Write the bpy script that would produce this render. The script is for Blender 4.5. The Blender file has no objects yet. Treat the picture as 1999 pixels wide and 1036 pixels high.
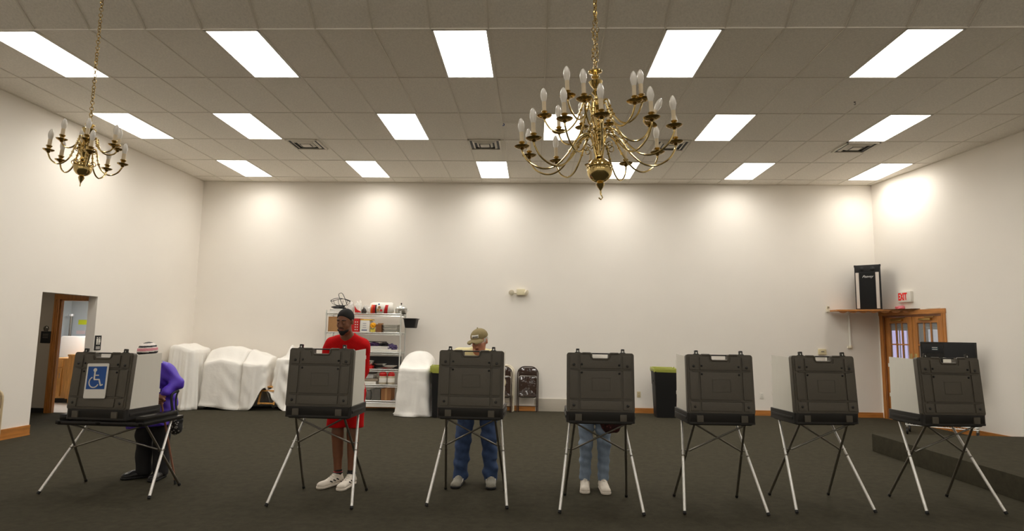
import bpy, bmesh, math, random
import numpy as np
from mathutils import Vector, Matrix
PI = math.pi
random.seed(7)
S = bpy.context.scene
COL = S.collection

# ---------------- camera, world, exposure ----------------
cd = bpy.data.cameras.new('camera'); cam = bpy.data.objects.new('camera', cd); COL.objects.link(cam)
cd.sensor_fit = 'HORIZONTAL'; cd.sensor_width = 36.0; cd.lens = 36.0 * 1193.19 / 1999.0
cd.clip_start = 0.05; cd.clip_end = 100
def cam_matrix(p, y, r):
    cp, sp, cy, sy, cr, sr = math.cos(p), math.sin(p), math.cos(y), math.sin(y), math.cos(r), math.sin(r)
    Rz = Matrix(((cy, sy, 0), (-sy, cy, 0), (0, 0, 1)))
    Rx = Matrix(((1, 0, 0), (0, cp, sp), (0, -sp, cp)))
    Ry = Matrix(((cr, 0, sr), (0, 1, 0), (-sr, 0, cr)))
    R = Ry @ Rx @ Rz
    return Matrix((R[0], R[2], -R[1])).transposed().to_4x4()
cam.matrix_world = Matrix.Translation((0, 0, 1.5095)) @ cam_matrix(0.1133, 0.0359, 0.0153)
S.camera = cam
w = bpy.data.worlds.new('world'); S.world = w; w.use_nodes = True
w.node_tree.nodes['Background'].inputs[0].default_value = (0.9, 0.95, 1.0, 1)
w.node_tree.nodes['Background'].inputs[1].default_value = 0.15
S.view_settings.view_transform = 'Standard'
S.view_settings.look = 'None'
S.view_settings.gamma = 1.0
S.view_settings.exposure = 0.0
S.view_settings.use_curve_mapping = False
S.cycles.use_denoising = True
S.cycles.max_bounces = 10
S.cycles.diffuse_bounces = 6
S.cycles.sample_clamp_indirect = 6.0
PANEL = 7.6           # glow of the fluorescent panels' lenses
LAMP = 10.6           # watts thrown down by each panel (spread like a prismatic lens)

# ---------------- materials ----------------
def lin(c):
    c = c / 255.0
    return c / 12.92 if c <= 0.04045 else ((c + 0.055) / 1.055) ** 2.4
MATS = {}
def mat(name, rgb, rough=0.6, metal=0.0, noise=0.0, scale=20.0, bump=0.0, bscale=None, spec=0.5, alpha=1.0, trans=0.0, emit=0.0, coat=0.0, stretch=None):
    if name in MATS: return MATS[name]
    m = bpy.data.materials.new(name); m.use_nodes = True; MATS[name] = m
    nt = m.node_tree; b = nt.nodes['Principled BSDF']
    c = [lin(v) for v in rgb] + [1]
    b.inputs['Base Color'].default_value = c
    b.inputs['Roughness'].default_value = rough
    b.inputs['Metallic'].default_value = metal
    b.inputs['Specular IOR Level'].default_value = spec
    b.inputs['Alpha'].default_value = alpha
    b.inputs['Transmission Weight'].default_value = trans
    b.inputs['Coat Weight'].default_value = coat
    if emit:
        b.inputs['Emission Color'].default_value = c; b.inputs['Emission Strength'].default_value = emit
    if noise or bump:
        tc = nt.nodes.new('ShaderNodeTexCoord'); src = tc.outputs['Object']
        if stretch:
            mp = nt.nodes.new('ShaderNodeMapping'); mp.inputs['Scale'].default_value = stretch
            nt.links.new(src, mp.inputs[0]); src = mp.outputs[0]
    if noise:
        n = nt.nodes.new('ShaderNodeTexNoise'); n.inputs['Scale'].default_value = scale; n.inputs['Detail'].default_value = 12 if 'carpet' in name or 'tile' in name else 5; n.inputs['Roughness'].default_value = 0.78 if 'carpet' in name or 'tile' in name else 0.5
        nt.links.new(src, n.inputs['Vector'])
        r = nt.nodes.new('ShaderNodeMapRange'); r.inputs['From Min'].default_value = 0.3; r.inputs['From Max'].default_value = 0.7
        r.inputs['To Min'].default_value = 1 - noise; r.inputs['To Max'].default_value = 1 + noise
        nt.links.new(n.outputs['Fac'], r.inputs['Value'])
        mx = nt.nodes.new('ShaderNodeMix'); mx.data_type = 'RGBA'; mx.blend_type = 'MULTIPLY'; mx.inputs[0].default_value = 1
        mx.inputs[6].default_value = c; nt.links.new(r.outputs[0], mx.inputs[7]); nt.links.new(mx.outputs[2], b.inputs['Base Color'])
    if bump:
        n2 = nt.nodes.new('ShaderNodeTexNoise'); n2.inputs['Scale'].default_value = bscale or scale * 2; n2.inputs['Detail'].default_value = 4
        nt.links.new(src, n2.inputs['Vector'])
        bp = nt.nodes.new('ShaderNodeBump'); bp.inputs['Strength'].default_value = bump; bp.inputs['Distance'].default_value = 0.01
        nt.links.new(n2.outputs['Fac'], bp.inputs['Height']); nt.links.new(bp.outputs[0], b.inputs['Normal'])
    return m
def wood(name, rgb, rough=0.4, stretch=(1, 1, 0.12), amt=0.22, scale=28):
    return mat(name, rgb, rough, noise=amt, scale=scale, bump=0.05, stretch=stretch, coat=0.2)

M_wall = mat('wall_paint', (240, 234, 225), 0.75, noise=0.012, scale=1.5, bump=0.04, bscale=60)
M_wallR = M_wall
M_carpet = mat('carpet', (66, 62, 50), 0.95, noise=0.26, scale=11, bump=0.6, bscale=300, spec=0.1)
M_stage = mat('stage_carpet', (66, 62, 50), 0.95, noise=0.26, scale=11, bump=0.6, bscale=300, spec=0.1)
M_tile = mat('acoustic_tile', (242, 236, 225), 0.95, noise=0.13, scale=45, bump=0.5, bscale=260, spec=0.1)
M_grid = mat('ceiling_grid_paint', (228, 221, 208), 0.6)
M_tframe = mat('light_frame_paint', (235, 230, 220), 0.5)
M_diff = mat('light_diffuser', (255, 250, 240), 0.5, emit=PANEL)
M_oak = wood('oak_trim', (186, 122, 58))
M_oakx = wood('oak_trim_along', (186, 122, 58), stretch=(0.12, 1, 1))
M_oaky = wood('oak_trim_deep', (186, 122, 58), stretch=(1, 0.12, 1))
M_oakd = wood('dark_oak', (140, 84, 40))
M_cab = wood('cabinet_oak', (206, 150, 78))
M_brass = mat('brass', (222, 198, 138), 0.16, 1.0)
M_brassd = mat('aged_brass', (184, 156, 96), 0.22, 1.0)
M_candle = mat('candle_sleeve', (226, 208, 176), 0.6)
M_bulb = mat('frosted_bulb', (238, 232, 222), 0.25, coat=0.5)
M_case = mat('charcoal_plastic', (88, 82, 72), 0.5, noise=0.04, scale=60, bump=0.15, bscale=500)
M_cased = mat('dark_plastic', (40, 38, 36), 0.45)
M_blackgloss = mat('glossy_black_plastic', (22, 22, 22), 0.2)
M_panel = mat('grey_coroplast', (226, 222, 211), 0.6, noise=0.012, scale=120, stretch=(1, 1, 0.05))
M_alu = mat('aluminium_leg', (248, 246, 242), 0.35, 0.55)
M_steel = mat('grey_steel', (146, 142, 134), 0.35, 1.0)
M_chrome = mat('chrome_wire', (224, 226, 222), 0.3, 0.7)
M_rubber = mat('black_rubber', (20, 20, 20), 0.7)
M_black = mat('flat_black', (18, 18, 19), 0.6)
M_white = mat('white_plastic', (232, 228, 218), 0.5)
M_paper = mat('white_paper', (238, 234, 226), 0.8)
M_cloth = mat('white_cotton', (238, 235, 229), 0.9, bump=0.9, bscale=8, spec=0.1)
M_red = mat('red_knit', (196, 18, 20), 0.85, noise=0.06, scale=40, spec=0.15)
M_redp = mat('red_plastic', (200, 24, 22), 0.4)
M_skinD = mat('dark_brown_skin', (128, 82, 58), 0.45, noise=0.05, scale=30)
M_skinW = mat('pink_skin', (206, 140, 112), 0.5, noise=0.05, scale=30)
M_skinB = mat('tan_brown_skin', (140, 92, 66), 0.5, noise=0.05, scale=30)
M_hairD = mat('black_hair', (20, 16, 14), 0.85, bump=0.15, bscale=300)
M_hairW = mat('white_hair', (214, 208, 198), 0.8, bump=0.6, bscale=200)
M_lips = mat('lips', (150, 84, 74), 0.4)
M_purple = mat('purple_nylon', (88, 56, 196), 0.42, noise=0.05, scale=14, bump=0.25, bscale=22)
M_trou = mat('black_trousers', (24, 22, 23), 0.85)
M_jean = mat('blue_denim', (54, 74, 112), 0.85, noise=0.16, scale=24, bump=0.2, bscale=200)
M_jeanL = mat('faded_denim', (128, 144, 164), 0.85, noise=0.16, scale=18, bump=0.2, bscale=200)
M_yell = mat('pale_yellow_cotton', (238, 226, 176), 0.85, bump=0.1, bscale=30)
M_khaki = mat('khaki_canvas', (150, 134, 94), 0.85, noise=0.08, scale=60)
M_shoeW = mat('white_leather', (232, 222, 208), 0.5, noise=0.03, scale=40)
M_shoeG = mat('grey_suede', (146, 142, 130), 0.8, noise=0.1, scale=60)
M_card = mat('cardboard', (178, 134, 88), 0.85, noise=0.05, scale=20)
M_foil = mat('foil', (222, 220, 214), 0.3, 1.0, bump=0.3, bscale=60)
M_yel = mat('bright_yellow', (242, 196, 30), 0.6)
M_lime = mat('lime_liner', (160, 164, 70), 0.4, bump=0.4, bscale=25)
M_vinyl = mat('brown_vinyl', (44, 26, 19), 0.08, bump=1.0, bscale=7, coat=1.0)
M_chbrown = mat('brown_enamel', (50, 32, 24), 0.3)
M_beige = mat('beige_enamel', (232, 222, 198), 0.4)
M_blue = mat('sign_blue', (30, 84, 160), 0.5)
M_exitred = mat('exit_red', (214, 30, 26), 0.5, emit=0.25)
M_grey = mat('grey_wall_paint', (178, 168, 152), 0.8)
M_vtile = mat('pale_floor_tile', (206, 198, 184), 0.5)
M_glass = mat('window_glass', (235, 240, 242), 0.03, alpha=0.18, spec=0.8)
M_clear = mat('clear_plastic', (226, 224, 220), 0.15, alpha=0.5, spec=0.8)
M_lavender = mat('daylit_window', (196, 186, 236), 0.5, emit=1.0)
M_kit = mat('kitchen_paint', (200, 206, 208), 0.8)
M_lime2 = mat('yellow_notice', (220, 226, 40), 0.7)
M_pink = mat('pink_cloth', (214, 120, 130), 0.8)
M_amber = mat('grey_blue_glass_wall', (120, 120, 118), 0.8)

# ---------------- mesh helpers ----------------
def finish(name, bm, m, parent=None, smooth=True, loc=None, rot=None, bevel=0.0):
    me = bpy.data.meshes.new(name)
    if bevel > 0:
        bmesh.ops.bevel(bm, geom=[e for e in bm.edges if e.calc_face_angle(0) > 0.6], offset=bevel, segments=2, affect='EDGES', profile=0.7)
    bm.normal_update()
    bm.to_mesh(me); bm.free()
    ms = m if isinstance(m, (list, tuple)) else [m]
    for x in ms: me.materials.append(x)
    if smooth:
        me.shade_smooth()
        try: me.set_sharp_from_angle(angle=math.radians(38))
        except Exception: pass
    o = bpy.data.objects.new(name, me); COL.objects.link(o)
    if parent: o.parent = parent
    if loc: o.location = loc
    if rot: o.rotation_euler = rot
    return o
def tag(o, label, cat, group=None, kind=None):
    o['label'] = label; o['category'] = cat
    if group: o['group'] = group
    if kind: o['kind'] = kind
    return o
def thing(name, label, cat, loc=(0, 0, 0), rotz=0, group=None, rot=None):
    o = bpy.data.objects.new(name, None); COL.objects.link(o); o.empty_display_size = 0.1
    o.location = loc; o.rotation_euler = rot or (0, 0, rotz)
    return tag(o, label, cat, group)
def struct(name, bm, m, parent=None, **k):
    o = finish(name, bm, m, parent, **k)
    if parent is None: o['kind'] = 'structure'
    return o
def BM(): return bmesh.new()
def box(bm, c, s, R=None, mi=0, bev=0.0, taper=None):
    t = bmesh.new()
    bmesh.ops.create_cube(t, size=1)
    for v in t.verts:
        f = 1.0
        if taper and v.co.z < 0: f = taper
        v.co = Vector((v.co.x * s[0] * f, v.co.y * s[1] * f, v.co.z * s[2]))
    if bev: bmesh.ops.bevel(t, geom=list(t.edges), offset=bev, segments=2, affect='EDGES', profile=0.7)
    for v in t.verts:
        co = v.co.copy()
        if R is not None: co = R @ co
        v.co = co + Vector(c)
    merge(bm, t, mi); return bm
def merge(bm, t, mi=0):
    t.verts.index_update()
    vs = [bm.verts.new(v.co) for v in t.verts]
    for f in t.faces:
        try:
            g = bm.faces.new([vs[v.index] for v in f.verts]); g.material_index = mi if mi is not None else f.material_index
        except ValueError: pass
    t.free()
def bxa(bm, x0, x1, y0, y1, z0, z1, mi=0, bev=0.0):
    return box(bm, ((x0 + x1) / 2, (y0 + y1) / 2, (z0 + z1) / 2), (abs(x1 - x0), abs(y1 - y0), abs(z1 - z0)), mi=mi, bev=bev)
def frame_at(d):
    d = d.normalized(); u = Vector((0, 0, 1)) if abs(d.z) < 0.95 else Vector((1, 0, 0))
    a = d.cross(u).normalized(); b = a.cross(d).normalized(); return a, b
def tube(bm, pts, r, seg=8, mi=0, closed=False, caps=True, rz=None):
    pts = [Vector(p) for p in pts]; n = len(pts); rr = r if isinstance(r, (list, tuple)) else [r] * n
    rings = []; a = None
    for i, p in enumerate(pts):
        if closed: d = pts[(i + 1) % n] - pts[i - 1]
        else: d = pts[min(i + 1, n - 1)] - pts[max(i - 1, 0)]
        d.normalize()
        if a is None: a, b = frame_at(d)
        else:
            a = (a - d * a.dot(d)).normalized()
        b = d.cross(a)
        rings.append([bm.verts.new(p + (a * math.cos(2 * PI * k / seg) + b * math.sin(2 * PI * k / seg)) * rr[i]) for k in range(seg)])
    for i in range(n if closed else n - 1):
        A, B = rings[i], rings[(i + 1) % n]
        for k in range(seg):
            f = bm.faces.new((A[k], A[(k + 1) % seg], B[(k + 1) % seg], B[k])); f.material_index = mi
    if caps and not closed:
        for R_ in (rings[0], rings[-1][::-1]):
            f = bm.faces.new(R_[::-1]); f.material_index = mi
    return bm
def lathe(bm, prof, seg=16, c=(0, 0, 0), mi=0, R=None, sx=1, sy=1):
    rings = []
    for r, z in prof:
        if r < 1e-5: co = [Vector((0, 0, z))]
        else: co = [Vector((r * sx * math.cos(2 * PI * k / seg), r * sy * math.sin(2 * PI * k / seg), z)) for k in range(seg)]
        if R is not None: co = [R @ v for v in co]
        rings.append([bm.verts.new(v + Vector(c)) for v in co])
    for A, B in zip(rings, rings[1:]):
        for k in range(seg):
            q = [A[k % len(A)], A[(k + 1) % len(A)], B[(k + 1) % len(B)], B[k % len(B)]]
            u = []
            for v in q:
                if v not in u: u.append(v)
            if len(u) > 2:
                try: f = bm.faces.new(u); f.material_index = mi
                except ValueError: pass
    for A, rev in ((rings[0], True), (rings[-1], False)):
        if len(A) > 2:
            f = bm.faces.new(A[::-1] if rev else A); f.material_index = mi
    return bm
def prism(bm, poly, z0, z1, mi=0, axis='z', bev=0.0, M=None):
    """poly (a,b) extruded; axis z: (a,b)->(x,y); axis y: (a,b)->(x,z) extruded along y from z0 to z1; axis x: (a,b)->(y,z)"""
    t = bmesh.new()
    def P(a, b, c):
        return {'z': (a, b, c), 'y': (a, c, b), 'x': (c, a, b)}[axis]
    A = [t.verts.new(P(a, b, z0)) for a, b in poly]; B = [t.verts.new(P(a, b, z1)) for a, b in poly]
    n = len(poly); t.faces.new(A); t.faces.new(B[::-1])
    for i in range(n): t.faces.new((A[i], B[i], B[(i + 1) % n], A[(i + 1) % n]))
    bmesh.ops.recalc_face_normals(t, faces=t.faces)
    if bev: bmesh.ops.bevel(t, geom=list(t.edges), offset=bev, segments=2, affect='EDGES', profile=0.7)
    if M is not None:
        for v in t.verts: v.co = M @ v.co
    merge(bm, t, mi); return bm
def rrect(x0, x1, y0, y1, r, n=5):
    out = []
    for cx, cy, a0 in ((x1 - r, y1 - r, 0), (x0 + r, y1 - r, PI / 2), (x0 + r, y0 + r, PI), (x1 - r, y0 + r, 1.5 * PI)):
        for i in range(n + 1):
            a = a0 + PI / 2 * i / n; out.append((cx + r * math.cos(a), cy + r * math.sin(a)))
    return out
def arc(cx, cy, r, a0, a1, n=12): return [(cx + r * math.cos(a0 + (a1 - a0) * i / n), cy + r * math.sin(a0 + (a1 - a0) * i / n)) for i in range(n + 1)]
def bez(P, n=16):
    """smooth curve through points (Catmull-Rom)"""
    P = [Vector(p) for p in P]; out = []
    Q = [P[0] * 2 - P[1]] + P + [P[-1] * 2 - P[-2]]
    for i in range(1, len(Q) - 2):
        for k in range(n):
            t = k / n; a, b, c, d = Q[i - 1], Q[i], Q[i + 1], Q[i + 2]
            out.append(0.5 * ((2 * b) + (c - a) * t + (2 * a - 5 * b + 4 * c - d) * t * t + (3 * b - a - 3 * c + d) * t ** 3))
    out.append(P[-1]); return out
def text_obj(name, s, size, m, parent, loc, rot, extrude=0.002, shear=0.0, sx=1.0, bold=0.0):
    cu = bpy.data.curves.new(name, 'FONT'); cu.body = s; cu.size = size; cu.extrude = extrude; cu.align_x = 'CENTER'; cu.align_y = 'CENTER'; cu.shear = shear; cu.offset = bold
    t = bpy.data.objects.new(name, cu); COL.objects.link(t)
    bpy.context.view_layer.update()
    dg = bpy.context.evaluated_depsgraph_get(); me = bpy.data.meshes.new_from_object(t.evaluated_get(dg))
    bpy.data.objects.remove(t); me.materials.clear(); me.materials.append(m)
    o = bpy.data.objects.new(name, me); COL.objects.link(o); o.parent = parent; o.location = loc; o.rotation_euler = rot; o.scale = (sx, 1, 1)
    return o
def copy_tree(o, parent=None):
    c = o.copy(); COL.objects.link(c)
    if parent is not None: c.parent = parent
    for ch in list(CH.get(o.name, [])) or [x for x in o.children]: copy_tree(ch, c)
    return c
CH = {}

# ---------------- room shell ----------------
ZC = 4.6745; YB = 12.558; YF = -9.0; YV = 6.045   # ceiling height, back wall, front wall, start of the vaulted part
FT = 0.3048
def XLw(y): return -7.0738 + 0.018012 * (y - YB)
def XRw(y): return 6.9157 - 0.123055 * (y - YB)
HW = 7.6
def wall_quad(bm, p, q, z0, z1, t, mi=0):
    """upright slab from p to q (xy), thickness t to the left of the direction p->q"""
    p, q = Vector(p), Vector(q); d = (q - p).normalized(); n = Vector((-d.y, d.x)) * t
    prism(bm, [tuple(p), tuple(q), tuple(q + n), tuple(p + n)], z0, z1, mi)
# openings
LY0, LY1, LZ = 8.65, 9.76, 2.032          # doorway in the left wall
RY0, RY1, RZ = 10.93, 12.41, 2.00           # french doors in the right wall
TL = 0.15
bm = BM()
wall_quad(bm, (XLw(YF), YF), (XLw(LY0), LY0), 0, HW, TL); wall_quad(bm, (XLw(LY1), LY1), (XLw(YB), YB), 0, HW, TL)
wall_quad(bm, (XLw(LY0), LY0), (XLw(LY1), LY1), LZ, HW, TL); struct('wall_left', bm, M_wall, smooth=False)
bm = BM()
wall_quad(bm, (XRw(RY0), RY0), (XRw(YF), YF), 0, HW, TL); wall_quad(bm, (XRw(YB), YB), (XRw(RY1), RY1), 0, HW, TL)
wall_quad(bm, (XRw(RY1), RY1), (XRw(RY0), RY0), RZ, HW, TL); struct('wall_right', bm, M_wallR, smooth=False)
bm = BM(); bxa(bm, -7.3, 7.15, YB, YB + 0.15, 0, ZC + 0.3); struct('wall_back', bm, M_wall, smooth=False)
bm = BM(); bxa(bm, -7.8, 9.9, YF - 0.15, YF, 0, HW); struct('wall_front', bm, M_wall, smooth=False)
bm = BM(); prism(bm, [(-7.9, YF - 0.3), (9.9, YF - 0.3), (9.9, YB + 0.2), (-7.05, YB + 0.2), (-7.05, 10.93), (-10.4, 10.93), (-10.4, 8.1), (-7.9, 8.1)], -0.06, 0); struct('floor', bm, M_carpet, smooth=False)

# ceiling: backing with T-bar grid, tiles as parts, lights and vents in it
X0 = -0.195
ceil = BM()
xa, xb = XLw(YV) - 0.1, XRw(YV) + 0.1
bxa(ceil, -7.5, 8.2, YV, YB + 0.1, ZC + 0.03, ZC + 0.06)
ang = math.radians(36); tv = Vector((0, -math.cos(ang), math.sin(ang)))
Rv = Matrix.Rotation(-ang, 3, 'X')
vl = 3.66
# vault slopes, and the flat far part behind the camera
box(ceil, Vector((0.3, YV, ZC + 0.045)) + tv * vl / 2 + Vector((0, 0, 0.0)), (17.2, vl, 0.03), Rv)
yr = YV - vl * math.cos(ang); zr = ZC + vl * math.sin(ang)
bxa(ceil, -8.2, 9.3, yr - 2.0, yr, zr + 0.03, zr + 0.06)
Rv2 = Matrix.Rotation(ang, 3, 'X'); tv2 = Vector((0, -math.cos(ang), -math.sin(ang)))
box(ceil, Vector((0.3, yr - 2.0, zr + 0.045)) + tv2 * vl / 2, (17.2, vl, 0.03), Rv2)
y2 = yr - 2.0 - vl * math.cos(ang)
bxa(ceil, -8.2, 9.9, YF - 0.1, y2, ZC + 0.03, ZC + 0.06)
CEIL = struct('ceiling', ceil, M_tile, smooth=False)
rowY = [YV + 4 * FT * i for i in range(6)]
LIGHTS = []   # (col, row)
for c in (-19, -11, -3, 5, 13): LIGHTS.append((c, 0))
for c in (-21, -15, -7, 1, 9, 17): LIGHTS.append((c, 2))
for c in (-19, -11, -3, 5, 13, 21): LIGHTS.append((c, 4))
def clipx(poly, f, sgn):
    """keep the part of poly where sgn*(x - f(y)) <= 0"""
    out = []
    for i in range(len(poly)):
        p, q = poly[i], poly[(i + 1) % len(poly)]
        a = sgn * (p[0] - f(p[1])); b = sgn * (q[0] - f(q[1]))
        if a <= 0: out.append(p)
        if (a < 0) != (b < 0) and a != b:
            t = a / (a - b); out.append((p[0] + (q[0] - p[0]) * t, p[1] + (q[1] - p[1]) * t))
    return out
G = 0.008
bmT = BM(); prism(bmT, [(G, G), (2 * FT - G, G), (2 * FT - G, 4 * FT - G), (G, 4 * FT - G)], 0.006, 0.028, bev=0.003)
tile0 = finish('ceiling_tile', bmT, M_tile, CEIL, smooth=False); first = True
def place_tile(loc, rot=None):
    global first
    if first: o = tile0; first = False
    else: o = tile0.copy(); COL.objects.link(o)
    o.location = loc
    if rot: o.rotation_euler = rot
    return o
used_cols = [c for c in range(-25, 28, 2)]
for r in range(6):
    y0 = rowY[r]; y1 = min(y0 + 4 * FT, YB)
    for c in used_cols:
        if (c, r) in LIGHTS: continue
        x0 = X0 + c * FT; x1 = x0 + 2 * FT
        if x1 < min(XLw(y0), XLw(y1)) or x0 > max(XRw(y0), XRw(y1)): continue
        P = [(x0 + G, y0 + G), (x1 - G, y0 + G), (x1 - G, y1 - G), (x0 + G, y1 - G)]
        Q = clipx(clipx(P, XLw, -1), XRw, 1)
        if len(Q) < 3: continue
        if r < 5 and Q == P: place_tile((x0, y0, ZC))
        else:
            b = BM(); prism(b, Q, ZC + 0.006, ZC + 0.028); finish('ceiling_tile', b, M_tile, CEIL, smooth=False)
ej = Vector((0, YV, ZC))
for c in used_cols:
    x0 = X0 + c * FT; x1 = x0 + 2 * FT
    if x0 < -7.25 or x1 > 7.75: continue
    for j in range(3 if True else 1):
        o = place_tile(Vector((x0, YV, ZC)) + tv * 4 * FT * (j + 1), (-ang, 0, 0))
# grid bars
g = BM()
for c in range(-25, 29, 2):
    x = X0 + c * FT
    if XLw(9) < x < XRw(9) + 0.5: 
        ya = YV
        yb = YB if x < 6.95 else YB - (x - 6.9157) / 0.123055
        if yb > ya: bxa(g, x - G, x + G, ya, yb, ZC, ZC + 0.03)
        box(g, Vector((x, YV, ZC + 0.015)) + tv * vl / 2, (2 * G, vl, 0.03), Rv)
for r in range(6):
    bxa(g, XLw(rowY[r]), XRw(rowY[r]), rowY[r] - G, rowY[r] + G, ZC - 0.0005, ZC + 0.029)
for j in (1, 2):
    box(g, Vector((0.3, YV, ZC + 0.0145)) + tv * 4 * FT * j, (15.5, 2 * G, 0.03), Rv)
bxa(g, XLw(YB), XRw(YB), YB - 0.025, YB, ZC - 0.003, ZC + 0.02)
prism(g, [(XLw(YV), YV), (XLw(YB), YB), (XLw(YB) + 0.022, YB), (XLw(YV) + 0.022, YV)], ZC - 0.003, ZC + 0.02)
prism(g, [(XRw(YV), YV), (XRw(YB), YB), (XRw(YB) - 0.022, YB), (XRw(YV) - 0.022, YV)], ZC - 0.003, ZC + 0.02)
gr = finish('grid_bars', g, M_grid, CEIL, smooth=False)

def light(x0, y0, z, label, rot=None):
    t = thing('ceiling_light', label, 'ceiling light', (x0 + FT, y0 + 2 * FT, z), group='recessed fluorescent ceiling lights', rot=rot)
    b = BM(); W, L = FT - G, 2 * FT - G
    for (a0, a1, b0, b1) in ((-W, W, -L, -L + 0.02), (-W, W, L - 0.02, L), (-W, -W + 0.02, -L, L), (W - 0.02, W, -L, L)):
        bxa(b, a0, a1, b0, b1, -0.002, 0.028)
    finish('frame', b, M_tframe, t, smooth=False)
    b = BM(); bxa(b, -W + 0.02, W - 0.02, -L + 0.02, L - 0.02, 0.002, 0.02); finish('diffuser', b, M_diff, t, smooth=False)
    la = bpy.data.lights.get('troffer_lamp')
    if la is None:
        la = bpy.data.lights.new('troffer_lamp', 'AREA'); la.shape = 'RECTANGLE'; la.size = 2 * W - 0.04; la.size_y = 2 * L - 0.04
        la.energy = LAMP; la.color = (1.0, 0.975, 0.93); la.spread = math.radians(150)
    lo = bpy.data.objects.new('lamp', la); COL.objects.link(lo); lo.parent = t; lo.location = (0, 0, -0.001)
    return t
ordn = ['first', 'second', 'third', 'fourth', 'fifth', 'sixth']
rown = {0: 'nearest row', 2: 'middle row', 4: 'row by the back wall'}
cnt = {}
for c, r in LIGHTS:
    i = cnt.get(r, 0); cnt[r] = i + 1
    light(X0 + c * FT, rowY[r], ZC, 'white fluorescent ceiling light, %s from the left wall in the %s' % (ordn[i], rown[r]))
for k in range(3):   # troffers of the far part of the hall, above and behind the photographer
    for i in range(6):
        light(-6.0 + 2.44 * i, y2 - 1.5 - 2.0 * k, ZC + 0.01, 'ceiling light behind the photographer, %s from the left wall, %s row beyond the vault' % (ordn[i], ordn[k]))
for i in range(6):
    light(-6.0 + 2.44 * i, yr - 1.0 - 2 * FT, zr + 0.01, 'recessed ceiling light in the vault ridge, %s from the left wall' % ordn[i])

# ceiling vents
def vent(x, y, label):
    t = thing('ceiling_vent', label, 'ceiling vent', (x, y, ZC), group='louvred ceiling vents')
    b = BM(); s = 0.25
    for k, (a, z) in enumerate(((0.27, 0.0), )):
        for (x0, x1, y0, y1) in ((-a, a, -a, -a + 0.03), (-a, a, a - 0.03, a), (-a, -a + 0.03, -a, a), (a - 0.03, a, -a, a)):
            bxa(b, x0, x1, y0, y1, -0.014, 0.004, bev=0.002)
    finish('frame', b, M_grid, t)
    b = BM(); bxa(b, -0.24, 0.24, -0.24, 0.24, -0.002, 0.003); finish('backing', b, M_black, t)
    for k, a in enumerate((0.20, 0.13)):
        b = BM()
        for q in range(4):
            R = Matrix.Rotation(q * PI / 2, 3, 'Z')
            vs = [R @ Vector(v) for v in ((-a, -a, -0.004), (a, -a, -0.004), (a - 0.035, -a + 0.035, -0.024), (-a + 0.035, -a + 0.035, -0.024))]
            vv = [b.verts.new(v) for v in vs] + [b.verts.new(v + Vector((0, 0, 0.003))) for v in vs]
            b.faces.new(vv[:4]); b.faces.new(vv[:3:-1])
            for i in range(4): b.faces.new((vv[i], vv[4 + i], vv[4 + (i + 1) % 4], vv[(i + 1) % 4]))
        bmesh.ops.recalc_face_normals(b, faces=b.faces)
        finish('slat', b, M_grid, t, smooth=False)
    b = BM(); bxa(b, -0.075, 0.075, -0.075, 0.075, -0.026, -0.022); finish('centre_plate', b, M_grid, t)
vent(-3.88, 9.96, 'square louvred ceiling vent nearest the left wall')
vent(-0.84, 9.93, 'square louvred ceiling vent left of the large chandelier')
vent(2.25, 9.94, 'square louvred ceiling vent partly behind the large chandelier')
vent(5.29, 10.0, 'square louvred ceiling vent beside the light nearest the right wall')

# baseboards
def base(p, q, name, m, h=0.125, t=0.018):
    b = BM(); wall_quad(b, p, q, 0.0, h, -t); wall_quad(b, p, q, 0.0, 0.02, -t - 0.006); return struct(name, b, m, smooth=False)
base((XLw(LY1), LY1), (XLw(YB), YB), 'baseboard_left.001', M_oaky)
base((XLw(YF), YF), (XLw(LY0), LY0), 'baseboard_left', M_oaky, h=0.14)
base((XLw(YB), YB), (0.06, YB), 'baseboard_back', M_oakx, h=0.1)
base((0.70, YB), (XRw(YB), YB), 'baseboard_back.001', M_oakx, h=0.1)
base((XRw(RY0 - 0.09), RY0 - 0.09), (XRw(YF), YF), 'baseboard_right', M_oaky, h=0.1)
b = BM(); bxa(b, 0.06, 0.70, YB - 0.02, YB, 0.0, 0.25, bev=0.004); pz = finish('access_panel', b, mat('grey_enamel', (186, 178, 164), 0.5)); tag(pz, 'low grey metal panel on the back wall above the carpet, beside the folding chairs', 'panel')

# ---------------- stage ----------------
bm = BM(); prism(bm, [(4.69, -3.0), (XRw(-3.0), -3.0), (XRw(8.82), 8.82), (4.69, 8.82)], 0, 0.235, bev=0.012)
st = struct('stage', bm, M_stage)

# ---------------- french doors in the right wall ----------------
P0 = Vector((XRw(RY1), RY1, 0)); P1 = Vector((XRw(RY0), RY0, 0)); DW = (P1 - P0).length
D1 = bpy.data.objects.new('door_1', None); COL.objects.link(D1); D1.location = P0; D1['kind'] = 'structure'
D1.rotation_euler = (0, 0, math.atan2((P1 - P0).y, (P1 - P0).x))
cw = 0.085
for nm, a in (('side_casing', (-cw, 0.0, -0.022, 0.0, 0, RZ + cw)), ('side_casing', (DW, DW + cw, -0.022, 0.0, 0, RZ + cw)), ('head_casing', (-cw - 0.012, DW + cw + 0.012, -0.026, 0.0, RZ, RZ + cw))):
    b = BM(); bxa(b, *a, bev=0.006)
    if nm == 'side_casing':
        xs = a[0] + 0.02; bxa(b, xs, xs + 0.012, -0.028, -0.02, 0, RZ)
    finish(nm, b, M_oak if nm == 'side_casing' else M_oakx, D1)
b = BM(); bxa(b, 0, 0.03, 0, TL, 0, RZ); bxa(b, DW - 0.03, DW, 0, TL, 0, RZ); bxa(b, 0, DW, 0, TL, RZ - 0.03, RZ); finish('jamb', b, M_oakd, D1, smooth=False)
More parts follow.
